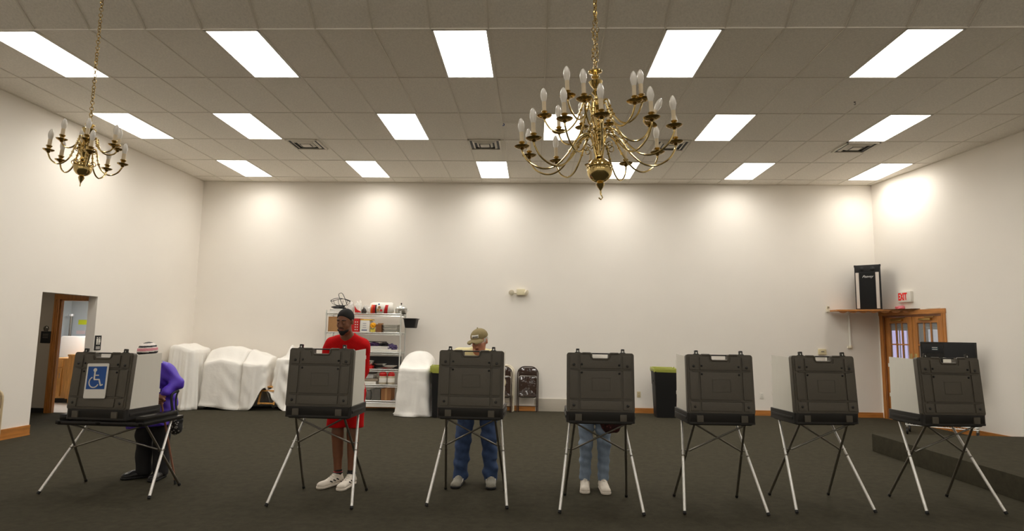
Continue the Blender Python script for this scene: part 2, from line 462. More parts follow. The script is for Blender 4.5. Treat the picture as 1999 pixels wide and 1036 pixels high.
b = BM(); bxa(b, 0.0, DW, 0, TL, 0, 0.02); finish('threshold', b, M_oakx, D1, smooth=False)
lw = (DW - 0.06) / 2 - 0.003
for s in (0, 1):
    ox = 0.03 + s * (lw + 0.006)
    st_, tr, brl = 0.115, 0.12, 0.24
    zt = RZ - 0.035; ya, yb = 0.02, 0.062
    b = BM()
    bxa(b, ox, ox + st_, ya, yb, 0.012, zt, bev=0.003); bxa(b, ox + lw - st_, ox + lw, ya, yb, 0.012, zt, bev=0.003)
    leaf = finish('door_leaf', b, M_oak, D1)
    b = BM(); bxa(b, ox + st_, ox + lw - st_, ya, yb, zt - tr, zt); bxa(b, ox + st_, ox + lw - st_, ya, yb, 0.012, brl); finish('rail', b, M_oakx, leaf, smooth=False)
    gx0, gx1, gz0, gz1 = ox + st_, ox + lw - st_, brl, zt - tr
    nc, nr = 3, 4
    cwid = (gx1 - gx0) / nc; rh = (gz1 - gz0) / nr
    for i in range(1, nc):
        b = BM(); bxa(b, gx0 + i * cwid - 0.012, gx0 + i * cwid + 0.012, ya + 0.006, yb - 0.006, gz0, gz1); finish('muntin', b, M_oak, leaf, smooth=False)
    for j in range(1, nr):
        b = BM(); bxa(b, gx0, gx1, ya + 0.005, yb - 0.005, gz0 + j * rh - 0.012, gz0 + j * rh + 0.012); finish('muntin', b, M_oakx, leaf, smooth=False)
    for i in range(nc):
        for j in range(nr):
            b = BM(); bxa(b, gx0 + i * cwid + 0.012, gx0 + (i + 1) * cwid - 0.012, 0.039, 0.043, gz0 + j * rh + 0.012, gz0 + (j + 1) * rh - 0.012); finish('pane', b, M_glass, leaf, smooth=False)
    hx = ox + lw - 0.055 if s == 0 else ox + 0.055
    b = BM(); bxa(b, hx - 0.035, hx + 0.035, ya - 0.006, ya, 1.02, 1.28, bev=0.002); finish('push_plate', b, M_brass, leaf)
    b = BM(); tube(b, bez([(hx, ya, 1.02), (hx, ya - 0.06, 1.03), (hx, ya - 0.06, 1.13), (hx, ya, 1.14)], 6), 0.01); finish('handle', b, M_brass, leaf)
    b = BM(); cx = ox + lw * 0.5; bxa(b, cx - 0.14, cx + 0.14, ya - 0.05, ya, zt - 0.075, zt - 0.038, bev=0.01); bxa(b, cx - 0.02, cx + 0.2, ya - 0.03, ya - 0.015, zt - 0.02, zt - 0.008)
    finish('closer', b, M_brassd, leaf)
# passage outside the french doors with a daylit window
b = BM(); bxa(b, 7.0, 13, 15.2, 15.3, 0, 2.6); bxa(b, 12, 12.1, 10.0, 15.3, 0, 2.6); struct('wall_passage', b, M_grey, smooth=False)
b = BM(); prism(b, [(7.12, 12.45), (7.32, 10.8), (13, 10.2), (13, 15.3), (7.0, 15.3)], -0.05, 0); struct('floor_passage', b, M_vtile, smooth=False)
b = BM(); prism(b, [(7.12, 12.45), (7.32, 10.8), (13, 10.2), (13, 15.3), (7.0, 15.3)], 2.6, 2.65); struct('ceiling_passage', b, M_grey, smooth=False)
W2 = bpy.data.objects.new('window_1', None); COL.objects.link(W2); W2['kind'] = 'structure'; W2.location = (8.66, 15.19, 0.5)
for i in range(2):
    b = BM(); bxa(b, i * 0.19 + 0.01, i * 0.19 + 0.175, -0.01, 0.0, 0.02, 1.26); finish('pane', b, M_lavender, W2, smooth=False)
b = BM(); bxa(b, -0.04, 0.42, -0.03, 0, 1.26, 1.31); bxa(b, -0.04, 0.42, -0.05, 0, -0.03, 0.01); bxa(b, -0.05, 0.0, -0.03, 0, 0, 1.3); bxa(b, 0.176, 0.198, -0.03, 0, 0, 1.3); bxa(b, 0.38, 0.43, -0.03, 0, 0, 1.3); finish('window_frame', b, M_white, W2, smooth=False)
W3 = bpy.data.objects.new('window_2', None); COL.objects.link(W3); W3['kind'] = 'structure'; W3.location = (9.52, 15.19, 0.5)
b = BM(); bxa(b, 0, 0.46, -0.01, 0, 0.0, 1.30); finish('pane', b, mat('grey_daylit_window', (176, 176, 184), 0.5, emit=0.8), W3, smooth=False)
b = BM(); bxa(b, -0.05, 0.51, -0.03, 0, 1.30, 1.36); bxa(b, -0.05, 0.51, -0.05, 0, -0.04, 0.0); bxa(b, -0.05, 0, -0.03, 0, 0, 1.3); bxa(b, 0.46, 0.51, -0.03, 0, 0, 1.3); finish('window_frame', b, M_white, W3, smooth=False)

# ---------------- vestibule and kitchen behind the left opening ----------------
VX = -10.4
b = BM(); bxa(b, -10.9, -8.62, 10.87, 10.93, 0, 2.5); bxa(b, -7.71, -7.25, 10.87, 10.93, 0, 2.5); bxa(b, -8.62, -7.71, 10.87, 10.93, 2.03, 2.5); struct('wall_vestibule', b, M_grey, smooth=False)
b = BM(); bxa(b, VX - 0.1, VX, 8.1, 10.87, 0, 2.5); bxa(b, VX, -7.27, 8.0, 8.1, 0, 2.5); struct('wall_vestibule.001', b, M_grey, smooth=False)
b = BM(); bxa(b, VX, -7.28, 8.1, 10.9, 2.5, 2.55); struct('ceiling_vestibule', b, M_grey, smooth=False)
b = BM(); bxa(b, VX, -8.73, 10.855, 10.87, 0, 0.085); struct('baseboard_vestibule', b, M_rubber, smooth=False)
DL = bpy.data.objects.new('door_2', None); COL.objects.link(DL); DL['kind'] = 'structure'; DL.location = (-8.62, 10.87, 0)
for nm, a in (('side_casing', (-0.1, 0.0, -0.03, 0.0, 0, 2.12)), ('side_casing', (0.91, 1.01, -0.03, 0, 0, 2.12)), ('head_casing', (-0.1, 1.01, -0.034, 0, 2.03, 2.13))):
    b = BM(); bxa(b, *a, bev=0.008)
    if nm == 'side_casing':
        for q in (0.03, 0.065): bxa(b, a[0] + q, a[0] + q + 0.012, -0.038, -0.028, 0, 2.03)
    finish(nm, b, M_oak, DL)
b = BM(); bxa(b, 0, 0.02, 0, 0.06, 0, 2.03); bxa(b, 0.89, 0.91, 0, 0.06, 0, 2.03); bxa(b, 0, 0.91, 0, 0.06, 2.01, 2.03); finish('jamb', b, M_oak, DL, smooth=False)
b = BM(); bxa(b, -10.9, -7.4, 10.93, 14, -0.05, 0.004); struct('floor_kitchen', b, M_vtile, smooth=False)
b = BM(); bxa(b, -10.9, -7.4, 13.9, 14.0, 0, 2.5); bxa(b, -7.5, -7.4, 10.93, 14, 0, 2.5); bxa(b, -10.85, -10.75, 10.93, 14, 0, 2.5); struct('wall_kitchen', b, M_kit, smooth=False)
b = BM(); bxa(b, -10.9, -7.4, 10.93, 14, 2.2, 2.25); struct('ceiling_kitchen', b, M_white, smooth=False)
kl = thing('kitchen_light', 'fluorescent strip light on the kitchen ceiling beyond the left doorway', 'ceiling light', (-9.1, 12.5, 2.195))
b = BM(); bxa(b, -0.5, 0.5, -0.3, 0.3, -0.03, 0.0); finish('housing', b, M_white, kl, smooth=False)
b = BM(); bxa(b, -0.48, 0.48, -0.28, 0.28, -0.045, -0.03); finish('diffuser', b, mat('kitchen_diffuser', (250, 250, 255), 0.5, emit=22), kl, smooth=False)
vlt = thing('vestibule_fill', 'unseen fill light added in the vestibule beyond the left wall opening', 'ceiling light', (-9.0, 9.3, 2.495))  # unseen lamp, added to brighten the grey vestibule wall
b = BM(); bxa(b, -0.15, 0.15, -0.3, 0.3, -0.03, 0.0); finish('housing', b, M_white, vlt, smooth=False)
b = BM(); bxa(b, -0.13, 0.13, -0.28, 0.28, -0.045, -0.03); finish('diffuser', b, mat('vestibule_fill_glow', (255, 244, 226), 0.5, emit=16), vlt, smooth=False)
cabn = thing('base_cabinet', 'oak base cabinet with one drawer and door seen through the left doorway', 'cabinet', (-9.72, 12.3, 0))
b = BM(); bxa(b, -0.26, 0.29, 0, 0.55, 0.1, 0.90); bxa(b, -0.24, 0.27, 0.06, 0.55, 0.004, 0.1, mi=1); finish('body', b, [M_cab, M_black], cabn, smooth=False)
b = BM(); bxa(b, -0.2, 0.14, -0.02, 0, 0.14, 0.7, bev=0.006); bxa(b, -0.14, 0.08, -0.028, -0.018, 0.2, 0.64, bev=0.004); dr = finish('door', b, M_cab, cabn)
b = BM(); tube(b, [(0.11, -0.03, 0.5), (0.11, -0.03, 0.6)], 0.006); finish('handle', b, M_steel, dr)
b = BM(); bxa(b, -0.2, 0.14, -0.02, 0, 0.73, 0.87, bev=0.006); dr = finish('drawer', b, M_cab, cabn)
b = BM(); lathe(b, [(0, -0.012), (0.014, -0.01), (0.014, 0.0), (0.006, 0.01)], 10, (-0.03, -0.03, 0.8), R=Matrix.Rotation(PI / 2, 3, 'X')); finish('knob', b, M_steel, dr)
pen = thing('kitchen_counter', 'plain oak-panelled end of a kitchen counter right of the cabinet', 'counter', (-8.85, 12.2, 0))
b = BM(); bxa(b, -0.55, 0.8, 0, 0.6, 0.1, 0.95); bxa(b, -0.53, 0.78, 0.05, 0.58, 0.004, 0.1); finish('panel', b, M_cab, pen, smooth=False)
b = BM(); bxa(b, -0.555, 0.82, -0.02, 0.62, 0.95, 0.985, bev=0.005); finish('worktop', b, M_cab, pen)
fr = thing('refrigerator', 'white-fronted kitchen appliance above the oak cabinets behind the left doorway', 'appliance', (-9.62, 12.9, 0.004))
b = BM(); bxa(b, -0.50, 0.36, 0, 0.6, 0, 1.34, bev=0.01); finish('body', b, M_white, fr)
b = BM(); bxa(b, -0.50, 0.36, -0.03, 0, 0.02, 1.33, bev=0.01); finish('door', b, M_white, fr)
pp_ = thing('vertical_pipe', 'steel pipe with a capped top standing in the kitchen', 'pipe', (-10.50, 13.60, 0.004))
b = BM(); tube(b, [(0, 0, 0), (0, 0, 1.78)], 0.03, 10); finish('shaft', b, M_steel, pp_)
b = BM(); tube(b, [(0, 0, 1.78), (0, 0, 1.83)], 0.05, 10); finish('cap', b, M_alu, pp_)
b = BM(); bxa(b, -10.55, -10.34, 13.895, 13.899, 1.60, 1.71); o = finish('notice', b, M_lime2, smooth=False); tag(o, 'bright yellow paper notice on the kitchen wall', 'notice')
b = BM(); bxa(b, -10.58, -10.37, 13.895, 13.899, 1.38, 1.46); o = finish('notice', b, mat('pinkish_paper', (226, 206, 204), 0.8), smooth=False); tag(o, 'pale pink paper pinned below the yellow notice in the kitchen', 'notice')
# signs on the vestibule wall
t = thing('wall_sign', 'black square sign on the grey vestibule wall left of the wooden door casing', 'sign', (-8.83, 10.868, 1.345))
b = BM(); bxa(b, -0.09, 0.09, -0.012, 0, -0.105, 0.105, bev=0.004); finish('plate', b, M_black, t)
b = BM()
for z in (0.045, 0.015, -0.015): bxa(b, -0.05, 0.05, -0.014, -0.012, z, z + 0.012)
finish('raised_marks', b, M_steel, t, smooth=False)
t = thing('wall_button', 'round dark metal disc on the vestibule wall above the black sign', 'sign', (-8.84, 10.868, 1.5))
b = BM(); RX = Matrix.Rotation(PI / 2, 3, 'X'); lathe(b, [(0, 0.02), (0.03, 0.018), (0.045, 0.01), (0.05, 0.0)], 16, R=RX); finish('disc', b, M_steel, t)
b = BM(); bxa(b, -0.035, 0.035, -0.012, 0, -0.06, -0.035); finish('bracket', b, M_steel, t)
# restroom sign on the left wall
ySg = 9.845
t = thing('restroom_sign', 'black restroom sign with white man and woman figures right of the left doorway', 'sign', (XLw(ySg) + 0.001, ySg, 1.28), rotz=PI / 2 - 0.018)
b = BM(); bxa(b, -0.07, 0.07, -0.01, 0, -0.12, 0.12, bev=0.004); finish('plate', b, M_black, t)
b = BM()
for sx in (-0.028, 0.028):
    lathe(b, [(0, -0.003), (0.011, -0.003), (0.011, 0.0)], 10, (sx, -0.011, 0.082), R=RX)
    if sx < 0: prism(b, [(sx - 0.014, 0.066), (sx + 0.014, 0.066), (sx + 0.012, 0.02), (sx + 0.008, -0.028), (sx - 0.008, -0.028), (sx - 0.012, 0.02)], -0.013, -0.01, axis='y')
    else: prism(b, [(sx - 0.01, 0.066), (sx + 0.01, 0.066), (sx + 0.019, 0.01), (sx + 0.007, 0.008), (sx + 0.007, -0.028), (sx - 0.007, -0.028), (sx - 0.007, 0.008), (sx - 0.019, 0.01)], -0.013, -0.01, axis='y')
bxa(b, -0.003, 0.003, -0.013, -0.01, -0.03, 0.09)
bxa(b, -0.045, 0.045, -0.013, -0.01, -0.075, -0.062); bxa(b, -0.045, 0.045, -0.013, -0.01, -0.098, -0.088)
finish('figures', b, M_white, t, smooth=False)

# ---------------- voting booths ----------------
def booth(name, label, loc, rz, dz=0.0, ada=False, group='folding voting booths', fspread=(0.355, 0.295), fy=(-0.31, 0.30), lean=math.radians(-5.0), off=None):
    t = thing(name, label, 'voting booth', loc, rz, group)
    ZB = 0.745 + dz; TH = 0.105; HWD = 0.30; y0, y1 = -0.24, 0.25
    # tray: shallow case half
    b = BM()
    prism(b, rrect(-HWD, HWD, y0, y1, 0.03), ZB + 0.012, ZB + 0.03)
    t1 = bmesh.new(); out = rrect(-HWD, HWD, y0, y1, 0.035); inn = rrect(-HWD + 0.022, HWD - 0.022, y0 + 0.022, y1 - 0.022, 0.025)
    lo = rrect(-HWD + 0.025, HWD - 0.025, y0 + 0.02, y1 - 0.02, 0.03)
    rings = [[t1.verts.new((p[0], p[1], z)) for p in poly] for poly, z in ((lo, ZB), (out, ZB + 0.03), (out, ZB + TH), (inn, ZB + TH), (inn, ZB + 0.03))]
    n = len(out)
    for A, B in zip(rings, rings[1:]):
        for k in range(n): t1.faces.new((A[k], A[(k + 1) % n], B[(k + 1) % n], B[k]))
    t1.faces.new(rings[0][::-1]); merge(b, t1)
    for sx in (-0.30, 0.30): bxa(b, sx - 0.006 if sx < 0 else sx - 0.002, sx + 0.002 if sx < 0 else sx + 0.006, y0 + 0.05, y1 - 0.05, ZB + 0.045, ZB + 0.07, bev=0.002)
    tray = finish('tray', b, M_cased, t)
    for sx in (-0.195, 0.195):
        b = BM(); bxa(b, sx - 0.029, sx + 0.029, y0 - 0.014, y0 + 0.002, ZB + 0.03, ZB + 0.088, bev=0.004); finish('latch_plate', b, M_case, tray)
        b = BM(); bxa(b, sx - 0.03, sx + 0.03, y1 - 0.002, y1 + 0.01, ZB + 0.03, ZB + 0.085, bev=0.004); finish('hinge', b, M_case, tray)
    # writing board
    b = BM(); bxa(b, -HWD + 0.026, HWD - 0.026, y0 + 0.07, y1 - 0.026, ZB + TH - 0.03, ZB + TH - 0.018); finish('writing_surface', b, M_panel, t, smooth=False)
    # lid, hinged upright at the front edge; local frame: x across, z up from 0, outer face at y = 0 going back to +0.055
    LH, LW, LT = 0.520, 0.297, 0.055
    LZ_ = ZB + TH - 0.004
    M = Matrix.Translation((0, y0 - 0.004, LZ_)) @ Matrix.Rotation(lean, 4, 'X')
    hw, hd = 0.070, 0.046      # handle recess half width and depth
    r = 0.022
    outl = arc(-LW + r, r, r, PI, 1.5 * PI, 4) + arc(LW - r, r, r, -PI / 2, 0, 4) + arc(LW - r, LH - r, r, 0, PI / 2, 4) \
        + [(hw + 0.003, LH), (hw, LH - 0.004), (hw, LH - hd + 0.008), (hw - 0.008, LH - hd), (-hw + 0.008, LH - hd), (-hw, LH - hd + 0.008), (-hw, LH - 0.004), (-hw - 0.003, LH)] \
        + arc(-LW + r, LH - r, r, PI / 2, PI, 4)
    b = BM(); prism(b, outl, 0.010, LT, axis='y', M=M)
    prism(b, [(x * 0.965, LH / 2 + (z - LH / 2) * 0.965) if abs(x) > hw + 0.02 or z < LH * 0.5 else (x, z - 0.012) for x, z in outl], 0.003, 0.012, axis='y', M=M)
    # raised fields with recessed grooves between them
    gx = 0.188; gz0, gz1 = 0.112, 0.372; gg = 0.010; e = 0.026
    for xa_, xb_ in ((-LW + e, -gx - gg), (-gx + gg, gx - gg), (gx + gg, LW - e)):
        for za, zb in ((e, gz0 - gg), (gz0 + gg, gz1 - gg), (gz1 + gg, LH - e)):
            if abs(xa_ + xb_) < 0.01 and zb > 0.45:
                rc = hw + 0.030
                poly = [(xa_, za), (xb_, za), (xb_, zb), (rc, zb), (rc - 0.012, LH - hd - 0.026), (-rc + 0.012, LH - hd - 0.026), (-rc, zb), (xa_, zb)]
            else: poly = [(xa_, za), (xb_, za), (xb_, zb), (xa_, zb)]
            prism(b, poly, -0.007, 0.006, axis='y', M=M, bev=0.003)
    for zz in (gz0, gz1): prism(b, [(-LW + 0.05, zz - 0.0035), (LW - 0.05, zz - 0.0035), (LW - 0.05, zz + 0.0035), (-LW + 0.05, zz + 0.0035)], -0.006, 0.006, axis='y', M=M)
    # embossed rectangle on the middle field
    tube(b, [M @ Vector(p) for p in ((-0.075, -0.009, 0.19), (0.085, -0.009, 0.19), (0.085, -0.009, 0.30), (-0.075, -0.009, 0.30))], 0.0012, 5, closed=True)
    # rolled lip round the recess
    tube(b, [M @ Vector((x, 0.004, z)) for x, z in ((-hw - 0.09, LH - 0.004), (-hw - 0.020, LH - 0.004), (-hw - 0.010, LH - 0.010), (-hw - 0.009, LH - hd * 0.8), (-hw + 0.004, LH - hd - 0.008), (hw - 0.004, LH - hd - 0.008), (hw + 0.009, LH - hd * 0.8), (hw + 0.010, LH - 0.010), (hw + 0.020, LH - 0.004), (hw + 0.09, LH - 0.004))], 0.0085, 8)
    lid = finish('lid', b, M_case, t)
    b = BM(); tube(b, [M @ Vector(p) for p in ((-hw - 0.002, 0.026, LH - 0.006), (hw + 0.002, 0.026, LH - 0.006))], 0.0065, 10); finish('carry_handle', b, M_cased, lid)
    for (x, z) in ((-0.235, 0.415), (-0.165, 0.418), (0.165, 0.412), (0.235, 0.405), (-0.165, 0.345), (0.165, 0.340), (-0.235, 0.062), (0.235, 0.062)):
        b = BM(); big = abs(x) > 0.2
        lathe(b, [(0.0, 0.006), (0.008 if big else 0.006, 0.005), (0.0125 if big else 0.0095, 0.0), (0.0125 if big else 0.0095, -0.006)], 12, M @ Vector((x, -0.010, z)), R=Matrix.Rotation(PI / 2 + lean, 3, 'X'))
        finish('screw', b, M_black if not big else M_cased, lid)
    for sx in (-0.2, 0.2):
        b = BM(); 
        for q in (-0.011, 0.011): bxa(b, sx + q - 0.004, sx + q + 0.004, 0.014, 0.040, LH - 0.004, LH + 0.034, bev=0.002)
        bxa(b, sx - 0.013, sx + 0.013, 0.014, 0.040, LH + 0.022, LH + 0.036, bev=0.003); bxa(b, sx - 0.024, sx + 0.024, 0.012, 0.042, LH - 0.004, LH + 0.006, bev=0.003)
        for v in b.verts: v.co = M @ v.co
        lt = finish('latch', b, M_blackgloss, lid)
        b = BM(); bxa(b, sx - 0.007, sx + 0.007, 0.020, 0.028, LH + 0.006, LH + 0.022)
        for v in b.verts: v.co = M @ v.co
        finish('latch_pin', b, M_alu, lt, smooth=False)
    # corrugated side panels
    for sx in (-1, 1):
        b = BM()
        poly = [(y0 + 0.03, ZB + TH - 0.012), (y1 - 0.03, ZB + TH - 0.012), (y1 - 0.035, LZ_ + LH - 0.012), (y0 + 0.098, LZ_ + LH - 0.022)]
        prism(b, poly, sx * (HWD - 0.024) - 0.003, sx * (HWD - 0.024) + 0.003, axis='x')
        sp = finish('side_panel', b, M_panel, t, smooth=False)
        for zz in (ZB + TH + 0.12, LZ_ + LH - 0.11):
            b = BM(); bxa(b, sx * (HWD - 0.024) - 0.004, sx * (HWD - 0.024) + 0.004, y1 - 0.045, y1 - 0.018, zz, zz + 0.035, bev=0.002); finish('clip', b, M_white, sp)
    if off:
        Mo = Matrix.Translation((off[0], off[1], 0)) @ Matrix.Rotation(off[2], 4, 'Z')
        for chd in [o for o in t.children]: chd.matrix_local = Mo @ chd.matrix_local
    # legs
    zt = ZB + 0.012; xf, xr = fspread
    if ada: zt = ZB - 0.03
    def leg(a, c, r, m):
        b = BM(); a, c = Vector(a), Vector(c); mid = a.lerp(c, 0.42)
        tube(b, [a, mid], r * 0.9, 12); tube(b, [mid, c], r, 12)
        l = finish('leg', b, m, t)
        b = BM(); d = (c - a).normalized(); tube(b, [c - d * 0.018, c + d * 0.004], r + 0.0025, 12); finish('foot_cap', b, M_rubber, l)
        b = BM(); tube(b, [mid - d * 0.006, mid + d * 0.006], r + 0.002, 12); finish('collar', b, M_steel, l)
    ts = 0.235 if not ada else 0.40
    cross = {}
    for s in (-1, 1):
        A = Vector((s * (ts + 0.012), 0.17, zt)); F = Vector((s * xf, fy[0], 0.0135))
        B = Vector((s * (ts - 0.012), -0.17, zt)); R_ = Vector((s * xr, fy[1], 0.0125))
        leg(A, F, 0.0125, M_alu); leg(B, R_, 0.0115, M_steel)  # rear legs get a darker grey in place of their dim floor reflections
        # crossing: same y on both legs
        ta = 0.53; pa = A.lerp(F, ta); pb = B.lerp(R_, ta)
        k = min(range(101), key=lambda i: abs(A.lerp(F, i / 100).y - (B.lerp(R_, i / 100)).y)); ta = k / 100
        pa = A.lerp(F, ta); pb = B.lerp(R_, ta)
        b = BM(); tube(b, [pa + Vector((s * 0.018, 0, 0)), pb - Vector((s * 0.022, 0, 0))], 0.007, 8); finish('pivot', b, M_steel, t)
        cross[s] = (pb, B, R_)
    for s in (-1, 1):
        pb, B, R_ = cross[s]; top = cross[-s][1]
        e = Vector((top.x, top.y - 0.014 + 0.008 * s, top.z - 0.01)); p = Vector((pb.x - s * 0.012, pb.y - 0.014 + 0.008 * s, pb.z))
        b = BM(); tube(b, [p, p.lerp(e, 0.5) + Vector((0, -0.003 * s, 0)), e], 0.008, 10); finish('cross_brace', b, M_steel, t)
    if ada:
        b = BM()
        for yy in (-0.25, 0.02, 0.27): bxa(b, -0.40, 0.44, yy - 0.02, yy + 0.02, ZB - 0.042, ZB - 0.004, bev=0.006)
        for xx in (-0.39, 0.0, 0.42): bxa(b, xx - 0.03, xx + 0.03, -0.27, 0.30, ZB - 0.036, ZB - 0.002, bev=0.005)
        fr_ = finish('support_frame', b, M_blackgloss, t)
        for xx in (-0.37, 0.38):
            b = BM(); bxa(b, xx - 0.04, xx + 0.045, -0.24, 0.24, ZB - 0.004, ZB + 0.05, bev=0.012); finish('side_rail', b, M_blackgloss, t)
        # wheelchair sign on the lid
        b = BM(); prism(b, rrect(-0.108, 0.108, -0.158, 0.158, 0.012), -0.006, 0, axis='y'); sg = finish('access_sign', b, M_paper, t); sg['label'] = 'white plaque with the blue and white wheelchair symbol'
        sg.matrix_local = Mo @ Matrix.Translation((-0.02, y0 + 0.006, LZ_ + 0.26)) @ Matrix.Rotation(lean, 4, 'X') @ Matrix.Rotation(math.radians(-1.5), 4, 'Y')
        b = BM(); prism(b, [(-0.092, -0.075), (0.092, -0.075), (0.092, 0.13), (-0.092, 0.13)], -0.008, -0.005, axis='y'); finish('blue_field', b, M_blue, sg, smooth=False)
        b = BM()
        lathe(b, [(0, 0.0), (0.017, 0.0), (0.017, 0.004), (0, 0.004)], 14, (-0.018, -0.008, 0.098), R=Matrix.Rotation(PI / 2, 3, 'X'))
        def strip(pts, wd):
            pts = [Vector((p[0], 0, p[1])) for p in pts]
            for k in range(len(pts) - 1):
                d = (pts[k + 1] - pts[k]).normalized(); nn = Vector((-d.z, 0, d.x)) * wd / 2
                q = [pts[k] - d * 0.001 - nn, pts[k + 1] + d * 0.001 - nn, pts[k + 1] + d * 0.001 + nn, pts[k] - d * 0.001 + nn]
                prism(b, [(v.x, v.z) for v in q], -0.0115, -0.008, axis='y')
        strip([(-0.018, 0.085), (-0.018, 0.015)], 0.014); strip([(-0.018, 0.05), (0.022, 0.05)], 0.010)
        strip([(-0.020, 0.012), (0.032, 0.012), (0.052, -0.042), (0.072, -0.034)], 0.012)
        strip([(-0.017 + 0.048 * math.cos(a), -0.012 + 0.048 * math.sin(a)) for a in [math.radians(118 + 216 * i / 22) for i in range(23)]], 0.010)
        finish('wheelchair_symbol', b, M_white, sg, smooth=False)
        b = BM(); prism(b, [(-0.012, 0.0), (0.0, -0.02), (0.012, 0.0)], -0.003, 0, axis='y'); bd = finish('badge', b, mat('lilac_badge', (150, 140, 200), 0.4), t, smooth=False); bd.matrix_local = Mo @ M @ Matrix.Translation((0.0, -0.0095, LH - 0.105))
    return t
def feet(fl, fr, rl, rr):
    fl, fr, rl, rr = [Vector(p) for p in (fl, fr, rl, rr)]
    d = (fr - fl).normalized() + (rr - rl).normalized(); a = math.atan2(d.y, d.x)
    return (fl + fr) / 2, (rl + rr) / 2, a, (fr - fl).length / 2, (rr - rl).length / 2
BO = [
    ('dark grey folding voting booth that the man in red stands behind', (-2.262, 5.406), (-1.509, 5.396), (-2.232, 6.068), (-1.614, 6.029), -0.03),
    ('dark grey folding voting booth that the man in the khaki cap leans over', (-0.916, 5.544), (-0.208, 5.513), (-0.837, 6.164), (-0.258, 6.121), -0.03),
    ('dark grey folding voting booth hiding a voter in faded jeans and white shoes', (0.237, 5.43), (0.951, 5.418), (0.326, 6.043), (0.905, 6.023), -0.015),
    ('unoccupied dark grey folding voting booth in front of the right-hand lime-lined bin', (1.309, 5.495), (2.026, 5.513), (1.346, 6.083), (1.941, 6.121), 0.025),
    ('unoccupied dark grey folding voting booth, the middle of the three empty ones', (2.301, 5.613), (3.012, 5.692), (2.306, 6.231), (2.893, 6.306), 0.10),
    ('unoccupied dark grey folding voting booth beside the low stage', (3.457, 5.685), (4.176, 5.749), (3.476, 6.304), (4.056, 6.339), 0.085),
]
BOOTHS = []
for lab, fl, fr_, rl, rr, yaw in BO:
    f, r_, a, hf, hr = feet(fl, fr_, rl, rr)
    c = (f + r_) / 2
    R2 = Matrix.Rotation(-yaw, 2)
    L = R2 @ (f - c); 
    BOOTHS.append(booth('voting_booth', lab, (c.x + (0.012 if c.x > 1 else 0), c.y, 0), yaw, fspread=(hf, hr), fy=(L.y, -L.y)))
booth('voting_booth', 'lower voting booth marked with the blue wheelchair sign', (-3.935, 5.83, 0), -0.06, dz=-0.072, ada=True, fspread=(0.537, 0.49), fy=(-0.25, 0.25), off=(-0.03, -0.03, -0.02))

